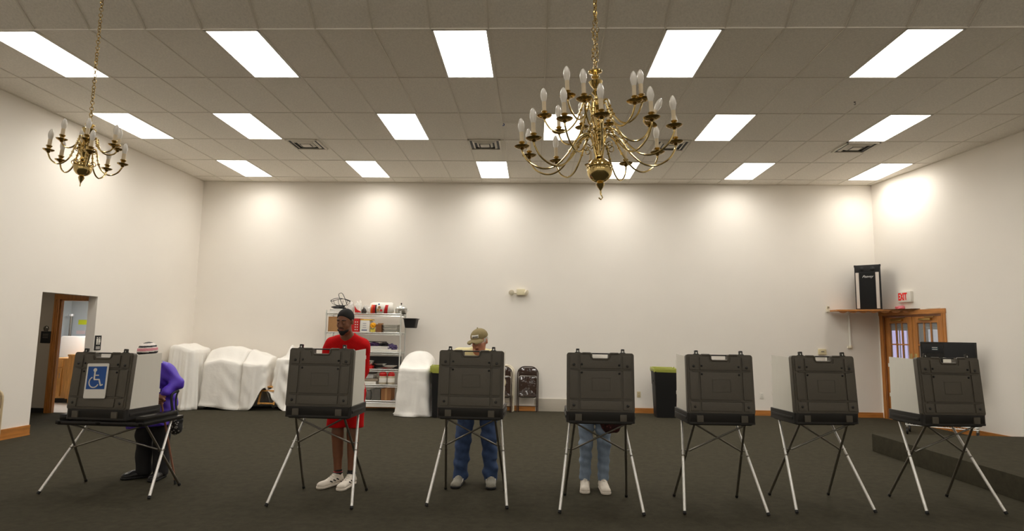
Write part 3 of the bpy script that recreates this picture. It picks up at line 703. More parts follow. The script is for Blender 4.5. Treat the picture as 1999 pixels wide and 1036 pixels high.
# ---------------- chandeliers ----------------
def chandelier(label, loc, tilt, R1, lowers, R2, uppers, z2, zball, rball, ztop, ceilz, hum, low, strands=2):
    t = thing('chandelier', label, 'chandelier', loc, rot=(0, tilt, 0))
    k = rball / 0.095
    # central column
    b = BM()
    prof = [(0.0, zball + 0.09 * k), (0.030, zball + 0.10 * k), (0.018, zball + 0.13 * k), (0.032, zball + 0.16 * k), (0.040, zball + 0.19 * k), (0.022, zball + 0.22 * k)]
    zz = zball + 0.24 * k; ze = ztop - 0.14 * k; n = 7
    for i in range(n):
        a = zz + (ze - zz) * i / n; h = (ze - zz) / n; rm = [0.026, 0.034, 0.020, 0.030, 0.038, 0.022, 0.034][i] * (0.6 + 0.4 * k)
        prof += [(0.014, a), (rm * 0.7, a + h * 0.25), (rm, a + h * 0.5), (rm * 0.6, a + h * 0.8)]
    prof += [(0.016, ze), (0.040, ze + 0.03), (0.052, ze + 0.055), (0.05, ze + 0.06), (0.014, ze + 0.075), (0.030, ze + 0.09), (0.030, ze + 0.10), (0.012, ze + 0.105), (0.024, ztop - 0.02), (0.052 * k, ztop - 0.008), (0.052 * k, ztop), (0.01, ztop + 0.006), (0.0, ztop + 0.03)]
    lathe(b, prof, 20); finish('column', b, M_brass, t)
    b = BM(); lathe(b, [(0, zball - rball)] + [(rball * math.sin(PI * i / 14), zball - rball * math.cos(PI * i / 14)) for i in range(1, 14)] + [(0, zball + rball)], 28)
    for z in (0.0,): tube(b, [(rball * 1.01 * math.cos(2 * PI * i / 32), rball * 1.01 * math.sin(2 * PI * i / 32), zball + rball * 0.25) for i in range(32)], 0.004, 6, closed=True)
    ball = finish('ball', b, M_brass, t)
    b = BM()
    for i in range(16):
        a = 2 * PI * i / 16; lathe(b, [(0, -0.008), (0.008, 0), (0, 0.008)], 6, (rball * 0.93 * math.cos(a), rball * 0.93 * math.sin(a), zball + rball * 0.42))
    finish('studs', b, M_brass, ball)
    b = BM(); lathe(b, [(0.0, -0.09), (0.006, -0.085), (0.006, -0.06), (0.012, -0.05), (0.026, -0.03), (0.034, -0.012), (0.02, 0.0)], 14, (0, 0, zball - rball * 0.97), sx=k, sy=k)
    if strands == 2: tube(b, [(0.0, 0, zball - rball - 0.085), (0.012, 0, zball - rball - 0.11), (0.0, 0, zball - rball - 0.125), (-0.016, 0, zball - rball - 0.11)], 0.005, 6)
    finish('finial', b, M_brass, t)
    # scrolls round the stem
    for i in range(6):
        b = BM(); a0 = 2 * PI * i / 6 + 0.3
        pts = [(0.025, 0.02)] + [(0.085 * k + 0.012 + 0.035 * k * (1 - q / 16 * 0.75) * math.cos(PI * 0.9 - q * 0.5), -0.03 + 0.035 * k * (1 - q / 16 * 0.75) * math.sin(PI * 0.9 - q * 0.5)) for q in range(16)]
        tube(b, [(r * math.cos(a0), r * math.sin(a0), z - 0.02) for r, z in pts], 0.0035, 6)
        finish('scroll', b, M_brass, t); b = BM()
        pts2 = [(r * 0.8, -z * 0.8 + (z2 * 0.35)) for r, z in pts]
        tube(b, [(r * math.cos(a0 + 0.5), r * math.sin(a0 + 0.5), z) for r, z in pts2], 0.0033, 6)
        finish('scroll', b, M_brass, t)
    cup = BM(); q = 1.0 if strands == 2 else 0.76
    lathe(cup, [(0.0, -0.022), (0.008, -0.02), (0.014, -0.012), (0.012, -0.004), (0.030 * q, -0.006), (0.050 * q, 0.002), (0.057 * q, 0.010), (0.054 * q, 0.011), (0.030 * q, 0.004), (0.012, 0.006), (0.019, 0.012), (0.014, 0.020), (0.017, 0.030), (0.024, 0.040), (0.021, 0.044), (0.0, 0.04)], 20)
    can = BM(); ck = 0.12 if strands == 2 else 0.095; lathe(can, [(0.0, 0.02), (0.0145, 0.02), (0.0145, ck), (0.0, ck + 0.001)], 12)
    bs = 1.0 if strands == 2 else 0.85; bul = BM(); lathe(bul, [(r_, (z_ - 0.12) * bs + ck - 0.002) for r_, z_ in [(0.0, 0.12), (0.0155 * bs, 0.12), (0.0165 * bs, 0.128), (0.0205 * bs, 0.142), (0.024 * bs, 0.162), (0.0235 * bs, 0.180), (0.018 * bs, 0.204), (0.010 * bs, 0.220), (0.0, 0.228)]], 14)
    def arm_mesh(R, z, hz, lz):
        b = BM()
        P = bez([(0.022, 0, z - 0.10 * k), (0.045 * k + 0.01, 0, z + hz * 0.75), (0.085 * k + 0.01, 0, z + hz), (R * 0.24 + 0.02, 0, z + hz * 0.55), (R * 0.40, 0, z + lz * 0.35), (R * 0.56, 0, z + lz * 0.88), (R * 0.73, 0, z + lz), (R * 0.90, 0, z + lz * 0.72), (R * 0.985, 0, z + lz * 0.3), (R, 0, z - 0.015)], 6)
        tube(b, P, 0.0068 * (0.75 + 0.25 * k), 8)
        for i in (19, 21, 23):
            p, d = P[i], (P[i + 1] - P[i - 1]).normalized(); tube(b, [p - d * 0.004, p + d * 0.004], 0.0125 * (0.75 + 0.25 * k), 8)
        return b
    meshes = {}
    protos = {}
    for tier, (R, z, hz, lz, lst) in enumerate(((R1, 0, hum[0], low[0], lowers), (R2, z2, hum[1], low[1], uppers))):
        for item in lst:
            phi, dz, tilt_c = (item + (0, 0))[:3] if isinstance(item, tuple) else (item, 0, 0)
            if tier not in protos:
                a = finish('arm', arm_mesh(R, z, hz, lz), M_brass, t); protos[tier] = a
            else:
                a = protos[tier].copy(); COL.objects.link(a)
            a.rotation_euler = (0, 0, -math.radians(phi)); a.location = (0, 0, dz)
            for nm, src, mm in (('bobeche', cup, M_brassd), ('candle', can, M_candle), ('bulb', bul, M_bulb)):
                if nm not in meshes: o = finish(nm, src, mm, a); meshes[nm] = o
                else: o = meshes[nm].copy(); COL.objects.link(o); o.parent = a
                o.location = (R, 0, z)
                rnd = random.uniform(-0.03, 0.03)
                o.rotation_euler = (0, tilt_c + (rnd if nm != 'bobeche' else 0), 0) if tilt_c else (0, 0, 0)
    # chain up to the vault
    b = BM(); L = ceilz - (loc[2] + ztop) ; link = 0.042 if strands == 2 else 0.034
    for s_ in range(strands):
        n = int(L / (link * 0.78)); up = Vector((math.sin(-tilt), 0, math.cos(tilt)))
        for i in range(n):
            z = ztop + 0.03 + i * link * 0.78
            off = (0.016 * math.sin(i * 0.55 + s_ * PI), 0.016 * math.cos(i * 0.55 + s_ * PI)) if strands == 2 and z < ztop + 0.45 else ((0.004 * (s_ - 0.5)) if strands == 2 else 0, 0)
            a = PI / 2 * (i % 2) + i * 0.15
            pts = []
            for q in range(8):
                u = 0.013 * math.cos(2 * PI * q / 8); v = link / 2 * math.sin(2 * PI * q / 8)
                pts.append((off[0] + u * math.cos(a), off[1] + u * math.sin(a), z + v))
            tube(b, pts, 0.0032, 5, closed=True)
    for v in b.verts:
        rel = v.co - Vector((0, 0, ztop)); rr = Matrix.Rotation(-tilt, 3, 'Y') @ rel; v.co = rr + Vector((0, 0, ztop))
    finish('chain', b, M_brassd, t)
    b = BM(); top = Matrix.Rotation(-tilt, 3, 'Y') @ Vector((0, 0, L - 0.03)) + Vector((0, 0, ztop)); lathe(b, [(0, 0), (0.02, 0.0), (0.06, 0.04), (0.065, 0.07), (0, 0.07)], 16, top - Vector((0, 0, 0.02))); finish('ceiling_canopy', b, M_brass, t)
    return t
def vault_z(y): return ZC + (YV - y) * math.tan(ang)
chandelier('large two-tier brass chandelier with many candle bulbs, hanging right of centre', (0.466, 4.4, 2.935), math.radians(-2.5), 0.565,
           [(94, -0.01), 119, (148, -0.06), (180, -0.02), (205, -0.02), 239, (270, -0.02), (299, -0.04), (330, -0.02), (360, -0.03), 29, (58, -0.01)], 0.39,
           [(181, 0.01), (127, 0.03), (109, -0.02), (55, -0.03), 44, (-5, -0.07, 0.45), (226, -0.02), (258, 0.04), (290, 0.05)], 0.20, -0.215, 0.094, 0.545, vault_z(4.4) - 0.01, (0.085, 0.10), (-0.165, -0.125))
chandelier('small two-tier brass chandelier hanging on one chain near the left wall', (-3.724, 4.8, 2.912), math.radians(4), 0.29,
           [(173, 0.03), (198, -0.02), (267, -0.02), (347, -0.02), 46], 0.215, [(178, 0.03), 54, (-6, 0.02), (318, 0.02), 220], 0.105, -0.09, 0.066, 0.285, vault_z(4.8) - 0.01, (0.10, 0.05), (-0.10, -0.06), strands=1)

# ---------------- back wall fittings ----------------
t = thing('emergency_light', 'beige twin-headed emergency light on the back wall', 'emergency light', (-0.30, YB, 2.385))
b = BM(); bxa(b, -0.045, 0.13, -0.07, 0, -0.06, 0.065, bev=0.01); finish('housing', b, mat('ivory_plastic', (226, 216, 182), 0.5), t)
for s, yw in ((-1, 0.1), (1, 1.0)):
    cx = -0.15 if s < 0 else 0.165
    Rr = Matrix.Rotation(yw * 1.0, 3, 'Z') @ Matrix.Rotation(PI / 2 + 0.25, 3, 'X')
    b = BM(); lathe(b, [(0.0, -0.05), (0.03, -0.045), (0.052, -0.02), (0.058, 0.0), (0.052, 0.004)], 18, (cx, -0.07, -0.01), R=Rr); hd_ = finish('lamp_head', b, M_beige, t)
    b = BM(); lathe(b, [(0.0, 0.004), (0.05, 0.003), (0.053, 0.0)], 18, (cx, -0.07, -0.01), R=Rr); finish('lens', b, M_chrome, hd_)
    b = BM(); tube(b, [(cx + 0.04 if s < 0 else cx, -0.04, -0.02), (-0.04 if s < 0 else 0.12, -0.04, -0.02)], 0.012, 8); finish('arm', b, M_beige, t)
def outlet(x, z, label, m):
    t = thing('wall_outlet', label, 'outlet', (x, YB, z))
    b = BM(); bxa(b, -0.036, 0.036, -0.007, 0, -0.058, 0.058, bev=0.003); finish('cover_plate', b, m, t)
    b = BM()
    for zz in (-0.022, 0.022): prism(b, rrect(-0.016, 0.016, zz - 0.014, zz + 0.014, 0.006), -0.010, -0.006, axis='y')
    finish('socket', b, m, t)
    b = BM()
    for zz in (-0.022, 0.022):
        for xx in (-0.006, 0.006): bxa(b, xx - 0.0015, xx + 0.0015, -0.0112, -0.009, zz - 0.004, zz + 0.006)
    finish('slots', b, M_black, t, smooth=False)
outlet(2.133, 0.365, 'ivory electrical outlet on the back wall left of the right-hand bin', mat('ivory_plate', (206, 190, 150), 0.5))
outlet(4.567, 0.385, 'white electrical outlet on the back wall behind the empty booths', M_white)
t = thing('thermostat', 'small ivory wall plate on the back wall above an empty booth', 'wall plate', (5.78, YB, 1.265))
b = BM(); bxa(b, -0.075, 0.075, -0.04, 0, -0.05, 0.06, bev=0.006); finish('cover', b, mat('ivory_box', (222, 208, 168), 0.5), t)
b = BM(); bxa(b, -0.03, 0.03, -0.044, -0.038, 0.0, 0.02); finish('window', b, M_steel, t, smooth=False)
t = thing('control_box', 'tiny beige box with a grey dial on the back wall at the shelf end', 'wall box', (5.93, YB, 2.13))
b = BM(); bxa(b, -0.03, 0.03, -0.035, 0, -0.065, 0.0, bev=0.004); bxa(b, -0.02, 0.03, -0.03, 0, 0.01, 0.055, bev=0.003); finish('body', b, M_beige, t)
b = BM(); bxa(b, -0.012, 0.02, -0.034, -0.028, 0.02, 0.045); finish('dial', b, M_steel, t, smooth=False)

# ---------------- corner shelf with loudspeaker ----------------
sh = thing('corner_shelf', 'narrow varnished shelf with a scalloped edge in the back right corner', 'shelf', (0, 0, 0))
b = BM(); prism(b, [(5.96, YB - 0.02), (5.96, 12.22), (6.6, 11.93), (7.02, 11.6), (XRw(11.4) - 0.015, 11.4), (XRw(YB) - 0.02, YB - 0.02)], 2.072, 2.105, bev=0.004); finish('board', b, M_oakx, sh)
pts = [Vector((5.97, 12.22)), Vector((6.6, 11.93)), Vector((7.02, 11.6))]
segs = [(pts[0], pts[1], 4), (pts[1], pts[2], 3)]
for p, q, n in segs:
    d = (q - p); L = d.length; a = math.atan2(d.y, d.x)
    for i in range(n):
        c = p + d * ((i + 0.5) / n) + Vector((-d.y, d.x)).normalized() * 0.04; r = L / n / 2 * 0.9
        b = BM(); prism(b, [(r, 0.0)] + [(r * math.cos(PI * j / 10), -0.045 * math.sin(PI * j / 10)) for j in range(1, 10)] + [(-r, 0.0)], 0.0, 0.015, axis='y')
        o = finish('scallop', b, M_oak, sh, loc=(c.x, c.y, 2.082), rot=(0, 0, a), smooth=False)
sp = thing('loudspeaker', 'tall black loudspeaker with two silver strips standing on the corner shelf', 'loudspeaker', (6.60, 12.22, 2.106), rotz=math.radians(-37))
b = BM(); prism(b, [(-0.225, -0.17), (0.225, -0.17), (0.17, 0.2), (-0.17, 0.2)], 0, 0.87, bev=0.012); finish('cabinet', b, M_black, sp)
b = BM(); bxa(b, -0.13, 0.12, -0.182, -0.168, 0.02, 0.72, bev=0.004); finish('grille', b, mat('black_grille', (14, 14, 14), 0.9, bump=0.8, bscale=300), sp)
for x in (-0.175, 0.165):
    b = BM(); bxa(b, x - 0.028, x + 0.028, -0.190, -0.168, 0.02, 0.72, bev=0.004); finish('silver_strip', b, mat('pale_silver', (214, 204, 194), 0.4), sp)
b = BM(); bxa(b, -0.2, 0.2, -0.176, -0.168, 0.74, 0.84, bev=0.003); lathe(b, [(0, 0.012), (0.03, 0.01), (0.045, 0)], 14, (-0.09, -0.175, 0.79), R=RX); lathe(b, [(0, 0.012), (0.03, 0.01), (0.045, 0)], 14, (0.09, -0.175, 0.79), R=RX); finish('horn_panel', b, M_black, sp)
for x in (-0.215, 0.215):
    b = BM(); bxa(b, x - 0.014, x + 0.014, -0.175, -0.145, 0.83, 0.872, bev=0.004); finish('corner_guard', b, M_black, sp)
text_obj('lettering', 'Peavey', 0.066, M_alu, sp, (0.0, -0.184, 0.64), (PI / 2, 0, 0), shear=0.5)
b = BM(); tube(b, bez([(6.84, 12.48, 2.5), (6.90, 12.46, 2.3), (6.89, 12.42, 2.14), (6.88, 12.36, 2.116)], 6), 0.006); o = finish('speaker_cable', b, M_white); tag(o, 'thin white cable hanging behind the loudspeaker', 'cable')
def crumple(name, label, cat, loc, size, m, seed, mesh_sub=3, flat=0.5, group=None):
    rnd = random.Random(seed); b = BM(); bmesh.ops.create_icosphere(b, subdivisions=mesh_sub, radius=1)
    ph = [(rnd.uniform(2, 5), rnd.uniform(0, 6), Vector((rnd.uniform(-1, 1), rnd.uniform(-1, 1), rnd.uniform(-1, 1)))) for _ in range(7)]
    for v in b.verts:
        k = 1 + sum(0.07 * math.sin(f * 1.6 * v.co.dot(d) * 2 + p) for f, p, d in ph)
        c = v.co * k; c.z = max(c.z, -flat) + flat
        v.co = Vector((c.x * size[0] / 2, c.y * size[1] / 2, c.z * size[2] / (1 + flat)))
    o = finish(name, b, m, loc=loc); 
    if label: tag(o, label, cat, group)
    return o
crumple('cloth', 'crumpled pink and white cloth lying on the shelf beside the loudspeaker', 'cloth', (6.98, 11.86, 2.106), (0.22, 0.14, 0.07), M_pink, 3)
b = BM(); tube(b, bez([(6.99, 11.72, 2.112), (7.02, 11.66, 2.115), (7.07, 11.5, 2.113), (XRw(11.0) - 0.03, 11.05, 2.10), (XRw(10.9) - 0.03, 10.92, 2.1)], 6), 0.006); o = finish('wire', b, M_white); tag(o, 'white wire running along the top of the french door frame', 'wire')
b = BM(); 
cd_ = thing('conduit', 'white conduit with a capped end hanging under the corner shelf', 'conduit', (6.335, YB - 0.03, 1.36))
tube(b, [(0, 0, 0.03), (0, 0, 0.708)], 0.022, 12); finish('pipe', b, M_white, cd_)
b = BM(); tube(b, [(0, 0, 0), (0, 0, 0.05)], 0.028, 12); bxa(b, -0.045, 0.045, 0.0, 0.03, -0.01, 0.02); finish('end_cap', b, M_beige, cd_)
# exit sign
ey = (XRw(11.89) , 11.745)
ex = thing('exit_sign', 'white exit sign with red letters above the french doors', 'exit sign', (XRw(11.72) - 0.002, 11.74, 2.335), rotz=math.atan2((P1 - P0).y, (P1 - P0).x))
b = BM(); bxa(b, -0.17, 0.17, -0.055, 0, -0.10, 0.10, bev=0.008); finish('housing', b, M_white, ex)
text_obj('lettering', 'EXIT', 0.185, M_exitred, ex, (-0.035, -0.057, 0.0), (PI / 2, 0, 0), sx=0.60, bold=0.006)

# ---------------- television on a wire cart by the doors ----------------
tvt = thing('television', 'large flat black television back with a small blue label, near the french doors', 'television', (6.75, 10.27, 0.868), rotz=math.radians(-38))
b = BM(); bxa(b, -0.375, 0.375, -0.03, 0.03, 0.03, 0.635, bev=0.008); finish('back_cover', b, M_blackgloss, tvt)
b = BM(); bxa(b, -0.35, -0.06, -0.036, -0.03, 0.45, 0.60, bev=0.002); bxa(b, -0.05, 0.35, -0.04, -0.03, 0.08, 0.615, bev=0.003); finish('rear_panel', b, M_black, tvt)
b = BM(); bxa(b, -0.22, -0.13, -0.038, -0.035, 0.50, 0.555); lb = finish('label', b, mat('dark_blue_label', (34, 60, 72), 0.5), tvt, smooth=False)
b = BM()
for z in (0.508, 0.516, 0.538, 0.546): bxa(b, -0.212, -0.14, -0.0395, -0.038, z, z + 0.004)
finish('label_print', b, M_white, lb, smooth=False)
b = BM(); bxa(b, -0.2, 0.2, -0.12, 0.12, 0.0, 0.014, bev=0.004); bxa(b, -0.05, 0.05, -0.02, 0.02, 0.01, 0.06); finish('stand', b, M_black, tvt)
ct = thing('wire_cart', 'chrome wire utility cart on casters behind the stage', 'cart', (6.62, 10.34, 0), rotz=math.radians(-36))
def wire_shelf(z, w_, d_, par, m=M_chrome, name='shelf', nlong=6, ncross=16):
    b = BM(); hx, hy = w_ / 2, d_ / 2
    for zz, rr in ((z, 0.0075), (z - 0.038, 0.006)):
        tube(b, [(-hx, -hy, zz), (hx, -hy, zz), (hx, hy, zz), (-hx, hy, zz)], rr, 5, closed=True)
    n = int(w_ / 0.04)
    for yy in (-hy, hy):
        tube(b, [(-hx + w_ * i / n, yy, z - (0.0 if i % 2 else 0.038)) for i in range(n + 1)], 0.0045, 4)
    n = int(d_ / 0.04)
    for xx in (-hx, hx):
        tube(b, [(xx, -hy + d_ * i / n, z - (0.0 if i % 2 else 0.035)) for i in range(n + 1)], 0.003, 4)
    for i in range(1, ncross): tube(b, [(-hx + w_ * i / ncross, -hy, z), (-hx + w_ * i / ncross, hy, z)], 0.0022, 4)
    for i in range(1, nlong): tube(b, [(-hx, -hy + d_ * i / nlong, z - 0.006), (hx, -hy + d_ * i / nlong, z - 0.006)], 0.0028, 4)
    return finish(name, b, m, par)
wire_shelf(0.19, 0.96, 0.40, ct); wire_shelf(0.86, 0.96, 0.40, ct)
for sx in (-0.46, 0.46):
    for sy in (-0.185, 0.185):
        b = BM(); tube(b, [(sx, sy, 0.12), (sx, sy, 0.89)], 0.012, 10); finish('post', b, M_chrome, ct)
        b = BM(); tube(b, [(sx - 0.012, sy, 0.05), (sx + 0.012, sy, 0.05)], 0.05, 16); cst = finish('caster', b, M_black, ct)
        b = BM(); bxa(b, sx - 0.02, sx - 0.014, sy - 0.02, sy + 0.02, 0.05, 0.115); bxa(b, sx + 0.014, sx + 0.02, sy - 0.02, sy + 0.02, 0.05, 0.115); bxa(b, sx - 0.02, sx + 0.02, sy - 0.02, sy + 0.02, 0.11, 0.122); finish('fork', b, M_steel, cst, smooth=False)
b = BM()
for i in range(5): tube(b, [(0.22 + i * 0.05, -0.17, 0.195), (0.22 + i * 0.05, -0.17, 0.42), (0.22 + i * 0.05, 0.12, 0.42)], 0.006, 6)
tube(b, [(0.2, -0.17, 0.42), (0.44, -0.17, 0.42)], 0.006, 6); tube(b, [(0.2, -0.17, 0.205), (0.44, -0.17, 0.205)], 0.006, 6)
finish('wire_divider', b, M_white, ct)
b = BM(); tube(b, bez([(6.17, 10.46, 1.1), (6.13, 10.44, 0.95), (6.14, 10.43, 0.84), (6.22, 10.44, 0.80), (6.26, 10.46, 0.70)], 6), 0.012); o = finish('cable', b, M_white)
tag(o, 'looped white cable hanging off the left end of the wire cart', 'cable')
t = thing('power_strip', 'white plastic box on the wire cart in front of the french doors', 'box', (6.30, 10.57, 0.868), rotz=math.radians(-36))
b = BM(); bxa(b, -0.05, 0.05, -0.05, 0.05, 0.0, 0.22, bev=0.01); finish('housing', b, M_white, t)
b = BM(); bxa(b, -0.035, 0.035, -0.054, -0.05, 0.12, 0.19); finish('lid_panel', b, M_beige, t)

# ---------------- bins ----------------
def bin_(label, loc, rz=0, lh=0.07):
    t = thing('trash_can', label, 'trash can', loc, rz)
    b = BM(); out = rrect(-0.225, 0.225, -0.2, 0.2, 0.04)
    rings = []
    for z, s in ((0.004, 0.80), (0.02, 0.82), (0.60, 0.93), (0.62, 0.96), (0.86, 1.0), (0.90, 1.03), (0.905, 1.0), (0.86, 0.97), (0.3, 0.86)):
        rings.append([b.verts.new((x * s, y * s, z)) for x, y in out])
    n = len(out)
    for A, B in zip(rings, rings[1:]):
        for k in range(n): b.faces.new((A[k], A[(k + 1) % n], B[(k + 1) % n], B[k]))
    b.faces.new(rings[0][::-1]); b.faces.new(rings[-1]); finish('body', b, M_black, t)
    b = BM(); rnd = random.Random(int(abs(loc[0]) * 10)); rings = []
    for z, s in ((0.925 - lh, 1.04), (0.905 - lh * 0.5, 1.05), (0.90, 1.055), (0.918, 1.06), (0.93, 1.03), (0.92, 0.96), (0.82, 0.93)):
        rings.append([b.verts.new((x * s + rnd.uniform(-.006, .006), y * s + rnd.uniform(-.006, .006), z + rnd.uniform(-0.008, 0.008) + (0.01 * math.sin(k * 1.3)))) for k, (x, y) in enumerate(out)])
    for A, B in zip(rings, rings[1:]):
        for k in range(n): b.faces.new((A[k], A[(k + 1) % n], B[(k + 1) % n], B[k]))
    finish('liner', b, M_lime, t)
    for s in (-1, 1):
        b = BM(); bxa(b, s * 0.215 - 0.012, s * 0.215 + 0.012, -0.05, 0.05, 0.66, 0.70, bev=0.005); finish('handle', b, M_black, t)
bin_('black trash can with a yellow-green liner, right of the outlet behind the unoccupied booths', (2.54, 12.05, 0))
bin_('black trash can with a yellow-green liner, behind the capped man\'s booth', (-1.64, 11.42, 0), 0.05, 0.12)

# ---------------- folding chairs against the wall ----------------
def folding_chair(label, loc, m_frame, m_pad, rz=0, H=0.90, W=0.41):
    t = thing('folding_chair', label, 'chair', loc, rot=(math.radians(-12), 0, rz), group='folding chairs leaning on the back wall')
    hw = W / 2
    b = BM()
    P = [(-hw, 0, 0.01), (-hw, 0, H - 0.14)] + [(-hw + 0.14 - 0.14 * math.cos(a), 0, H - 0.14 + 0.14 * math.sin(a)) for a in [PI / 2 * i / 6 for i in range(1, 7)]] + [(hw - 0.14 + 0.14 * math.sin(a), 0, H - 0.14 + 0.14 * math.cos(a)) for a in [PI / 2 * i / 6 for i in range(0, 7)]] + [(hw, 0, 0.01)]
    tube(b, P, 0.011, 10); finish('front_frame', b, m_frame, t)
    b = BM(); i_ = hw - 0.025
    tube(b, [(-i_, 0.035, 0.0), (-i_, 0.03, 0.52), (i_, 0.03, 0.52), (i_, 0.035, 0.0)], 0.010, 8); finish('rear_frame', b, m_frame, t)
    for z, y in ((0.2, 0.035), (0.12, 0.0)):
        b = BM(); tube(b, [(-hw + 0.01, y, z), (hw - 0.01, y, z)], 0.008, 8); 
        if m_frame is M_beige or z < 0.15: finish('crossbar', b, m_frame, t)
        else: b.free()
    b = BM(); prism(b, rrect(-hw + 0.02, hw - 0.02, H - 0.27, H - 0.02, 0.09, 6), -0.012, 0.014, axis='y', bev=0.008); finish('backrest', b, m_pad, t)
    b = BM(); prism(b, rrect(-hw + 0.026, hw - 0.026, 0.29, 0.70, 0.05, 6), -0.05, -0.014, axis='y', bev=0.012); finish('seat', b, m_pad, t)
    b = BM(); tube(b, [(x, -0.032, z) for x, z in rrect(-hw + 0.022, hw - 0.022, 0.285, 0.705, 0.052, 6)], 0.007, 6, closed=True); finish('seat_rim', b, M_steel if m_frame is not M_beige else m_frame, t)
    return t
folding_chair('folded brown chair with shiny vinyl seat, alone left of the grey wall panel', (-0.095, 12.33, 0.0), M_chbrown, M_vinyl)
folding_chair('folded brown chair with shiny vinyl seat, half hidden behind the booth of the capped man', (-0.615, 12.20, 0.0), M_chbrown, M_vinyl)
folding_chair('folded beige metal chair leaning between the two brown ones', (-0.575, 12.35, 0.0), M_beige, M_beige, H=0.92)
# chair at the left edge
ch = thing('padded_chair', 'beige chair with a rounded back at the left edge by the wall', 'chair', (-6.53, 7.0, 0), rotz=0.15)
b = BM(); prism(b, rrect(-0.24, 0.24, -0.23, 0.23, 0.07), 0.42, 0.48, bev=0.02); finish('seat', b, mat('tan_fabric', (170, 152, 122), 0.9), ch)
b = BM(); prism(b, rrect(-0.22, 0.22, 0.50, 0.765, 0.10, 6), 0.19, 0.23, axis='y', bev=0.015); finish('backrest', b, mat('tan_fabric', (170, 152, 122), 0.9), ch)
b = BM(); tube(b, [(-0.225, 0.21, 0.01), (-0.225, 0.21, 0.64)] + [(-0.125 - 0.1 * math.cos(a), 0.21, 0.67 + 0.1 * math.sin(a)) for a in (0.2, 0.6, 1.0, 1.4)] + [(0.125 + 0.1 * math.cos(a), 0.21, 0.67 + 0.1 * math.sin(a)) for a in (1.4, 1.0, 0.6, 0.2)] + [(0.225, 0.21, 0.64), (0.225, 0.21, 0.01)], 0.013, 10); finish('back_frame', b, mat('beige_tube', (206, 186, 150), 0.4), ch)
for sx in (-0.22, 0.22):
    b = BM(); tube(b, [(sx, -0.2, 0.01), (sx, -0.19, 0.44)], 0.012, 8); finish('leg', b, mat('beige_tube', (206, 186, 150), 0.4), ch)

# small hooks on the ceiling
t = thing('ceiling_hook', 'tiny dark hook on the ceiling right of the large chandelier', 'hook', (4.26, 8.02, ZC)); b = BM(); lathe(b, [(0, 0.0), (0.014, -0.002), (0.01, -0.008), (0, -0.01)][::-1], 8); tube(b, bez([(0, 0, -0.006), (0.012, 0, -0.03), (0, 0, -0.04), (-0.01, 0, -0.03)], 4), 0.003, 5); finish('hook', b, M_cased, t)
t = thing('ceiling_hook', 'tiny blue clip hanging from a ceiling joint left of the large chandelier', 'hook', (-0.48, 8.90, ZC)); b = BM(); tube(b, bez([(0, 0, 0), (0.012, 0, -0.02), (0.0, 0, -0.035), (-0.015, 0, -0.03)], 4), 0.006, 5); finish('clip', b, M_blue, t)

# ---------------- white cloth covers ----------------
def sstep(a, b, x):
    t = min(1, max(0, (x - a) / (b - a))); return t * t * (3 - 2 * t)
def drape(label, cx, cy, w_, d_, H, seed, nf=9, amp=0.03, flare=0.06, lift=None, N=150, ex=7, puddle=0.03, swag=0.0):
    rnd = random.Random(seed); ph = [rnd.uniform(0, 6.28) for _ in range(6)]
    per = []
    for k in range(N):
        a = 2 * PI * k / N; c, s_ = math.cos(a), math.sin(a)
        q = (abs(c) ** ex + abs(s_) ** ex) ** (-1 / ex); per.append((q * c * w_ / 2, q * s_ * d_ / 2, a))
    b = BM(); rings = []
    def nz(x, y): return 0.008 * math.sin(9 * x + ph[0]) * math.sin(11 * y + ph[1]) + 0.004 * math.sin(23 * x + 17 * y + ph[2])
    c0 = b.verts.new((cx, cy, H(cx, cy)))
    for i in range(1, 15):
        r = i / 14; rings.append([b.verts.new((cx + x * r, cy + y * r, H(cx + x * r, cy + y * r) + nz(x * r, y * r) - 0.02 * sstep(0.93, 1, r))) for x, y, a in per])
    M_ = 18
    for j in range(1, M_ + 1):
        t = j / M_; ring = []
        for x, y, a in per:
            f = 0.6 * math.sin(nf * a + ph[3] + 0.8 * math.sin(2 * a)) + 0.4 * math.sin(nf * 1.7 * a + ph[4] + t) + 0.35 * math.sin(nf * 2.9 * a + ph[5] + 2 * t)
            f = f if f > 0 else f * 0.5
            o = amp * (t ** 0.8) * f + flare * t + puddle * sstep(0.93, 1.0, t) * (0.6 + 0.6 * math.sin(5 * a + ph[0]))
            o += swag * math.sin(15 * t + 2.2 * math.sin(3 * a + ph[2])) * (0.5 + 0.5 * math.sin(4 * a + ph[1]))
            n = math.hypot(x / w_, y / d_); nx, ny = (x / w_) / n, (y / d_) / n
            X, Y = cx + x + nx * o, min(cy + y + ny * o, YB - 0.03)
            X = max(X, XLw(Y) + 0.02)
            ze = H(cx + x, cy + y) - 0.02; lf = (lift(a) if lift else 0.0)
            z = ze + (0.008 + lf - ze) * t + 0.012 * math.sin(7 * a + ph[1]) * t * (1 - t) * 4
            ring.append(b.verts.new((X, Y, max(z, 0.006))))
        rings.append(ring)
    for k in range(N): b.faces.new((c0, rings[0][k], rings[0][(k + 1) % N]))
    for A, B in zip(rings, rings[1:]):
        for k in range(N): b.faces.new((A[k], B[k], B[(k + 1) % N], A[(k + 1) % N]))
    o = finish('cloth_cover', b, M_cloth); 
    o.data.set_sharp_from_angle(angle=math.radians(100))
    m = o.modifiers.new('thickness', 'SOLIDIFY'); m.thickness = 0.004; m.offset = 1
    tag(o, label, 'cloth cover', 'white cloths draped over stored furniture')
    return o
drape('white cloth over a tall rounded pile against the left wall, behind the woman in purple', -6.74, 11.93, 0.52, 0.66, lambda x, y: 1.125 + 0.10 * math.exp(-((x + 6.85) / 0.2) ** 2) + 0.02 * sstep(11.6, 12.2, y), 1, nf=10, amp=0.05, flare=0.04)
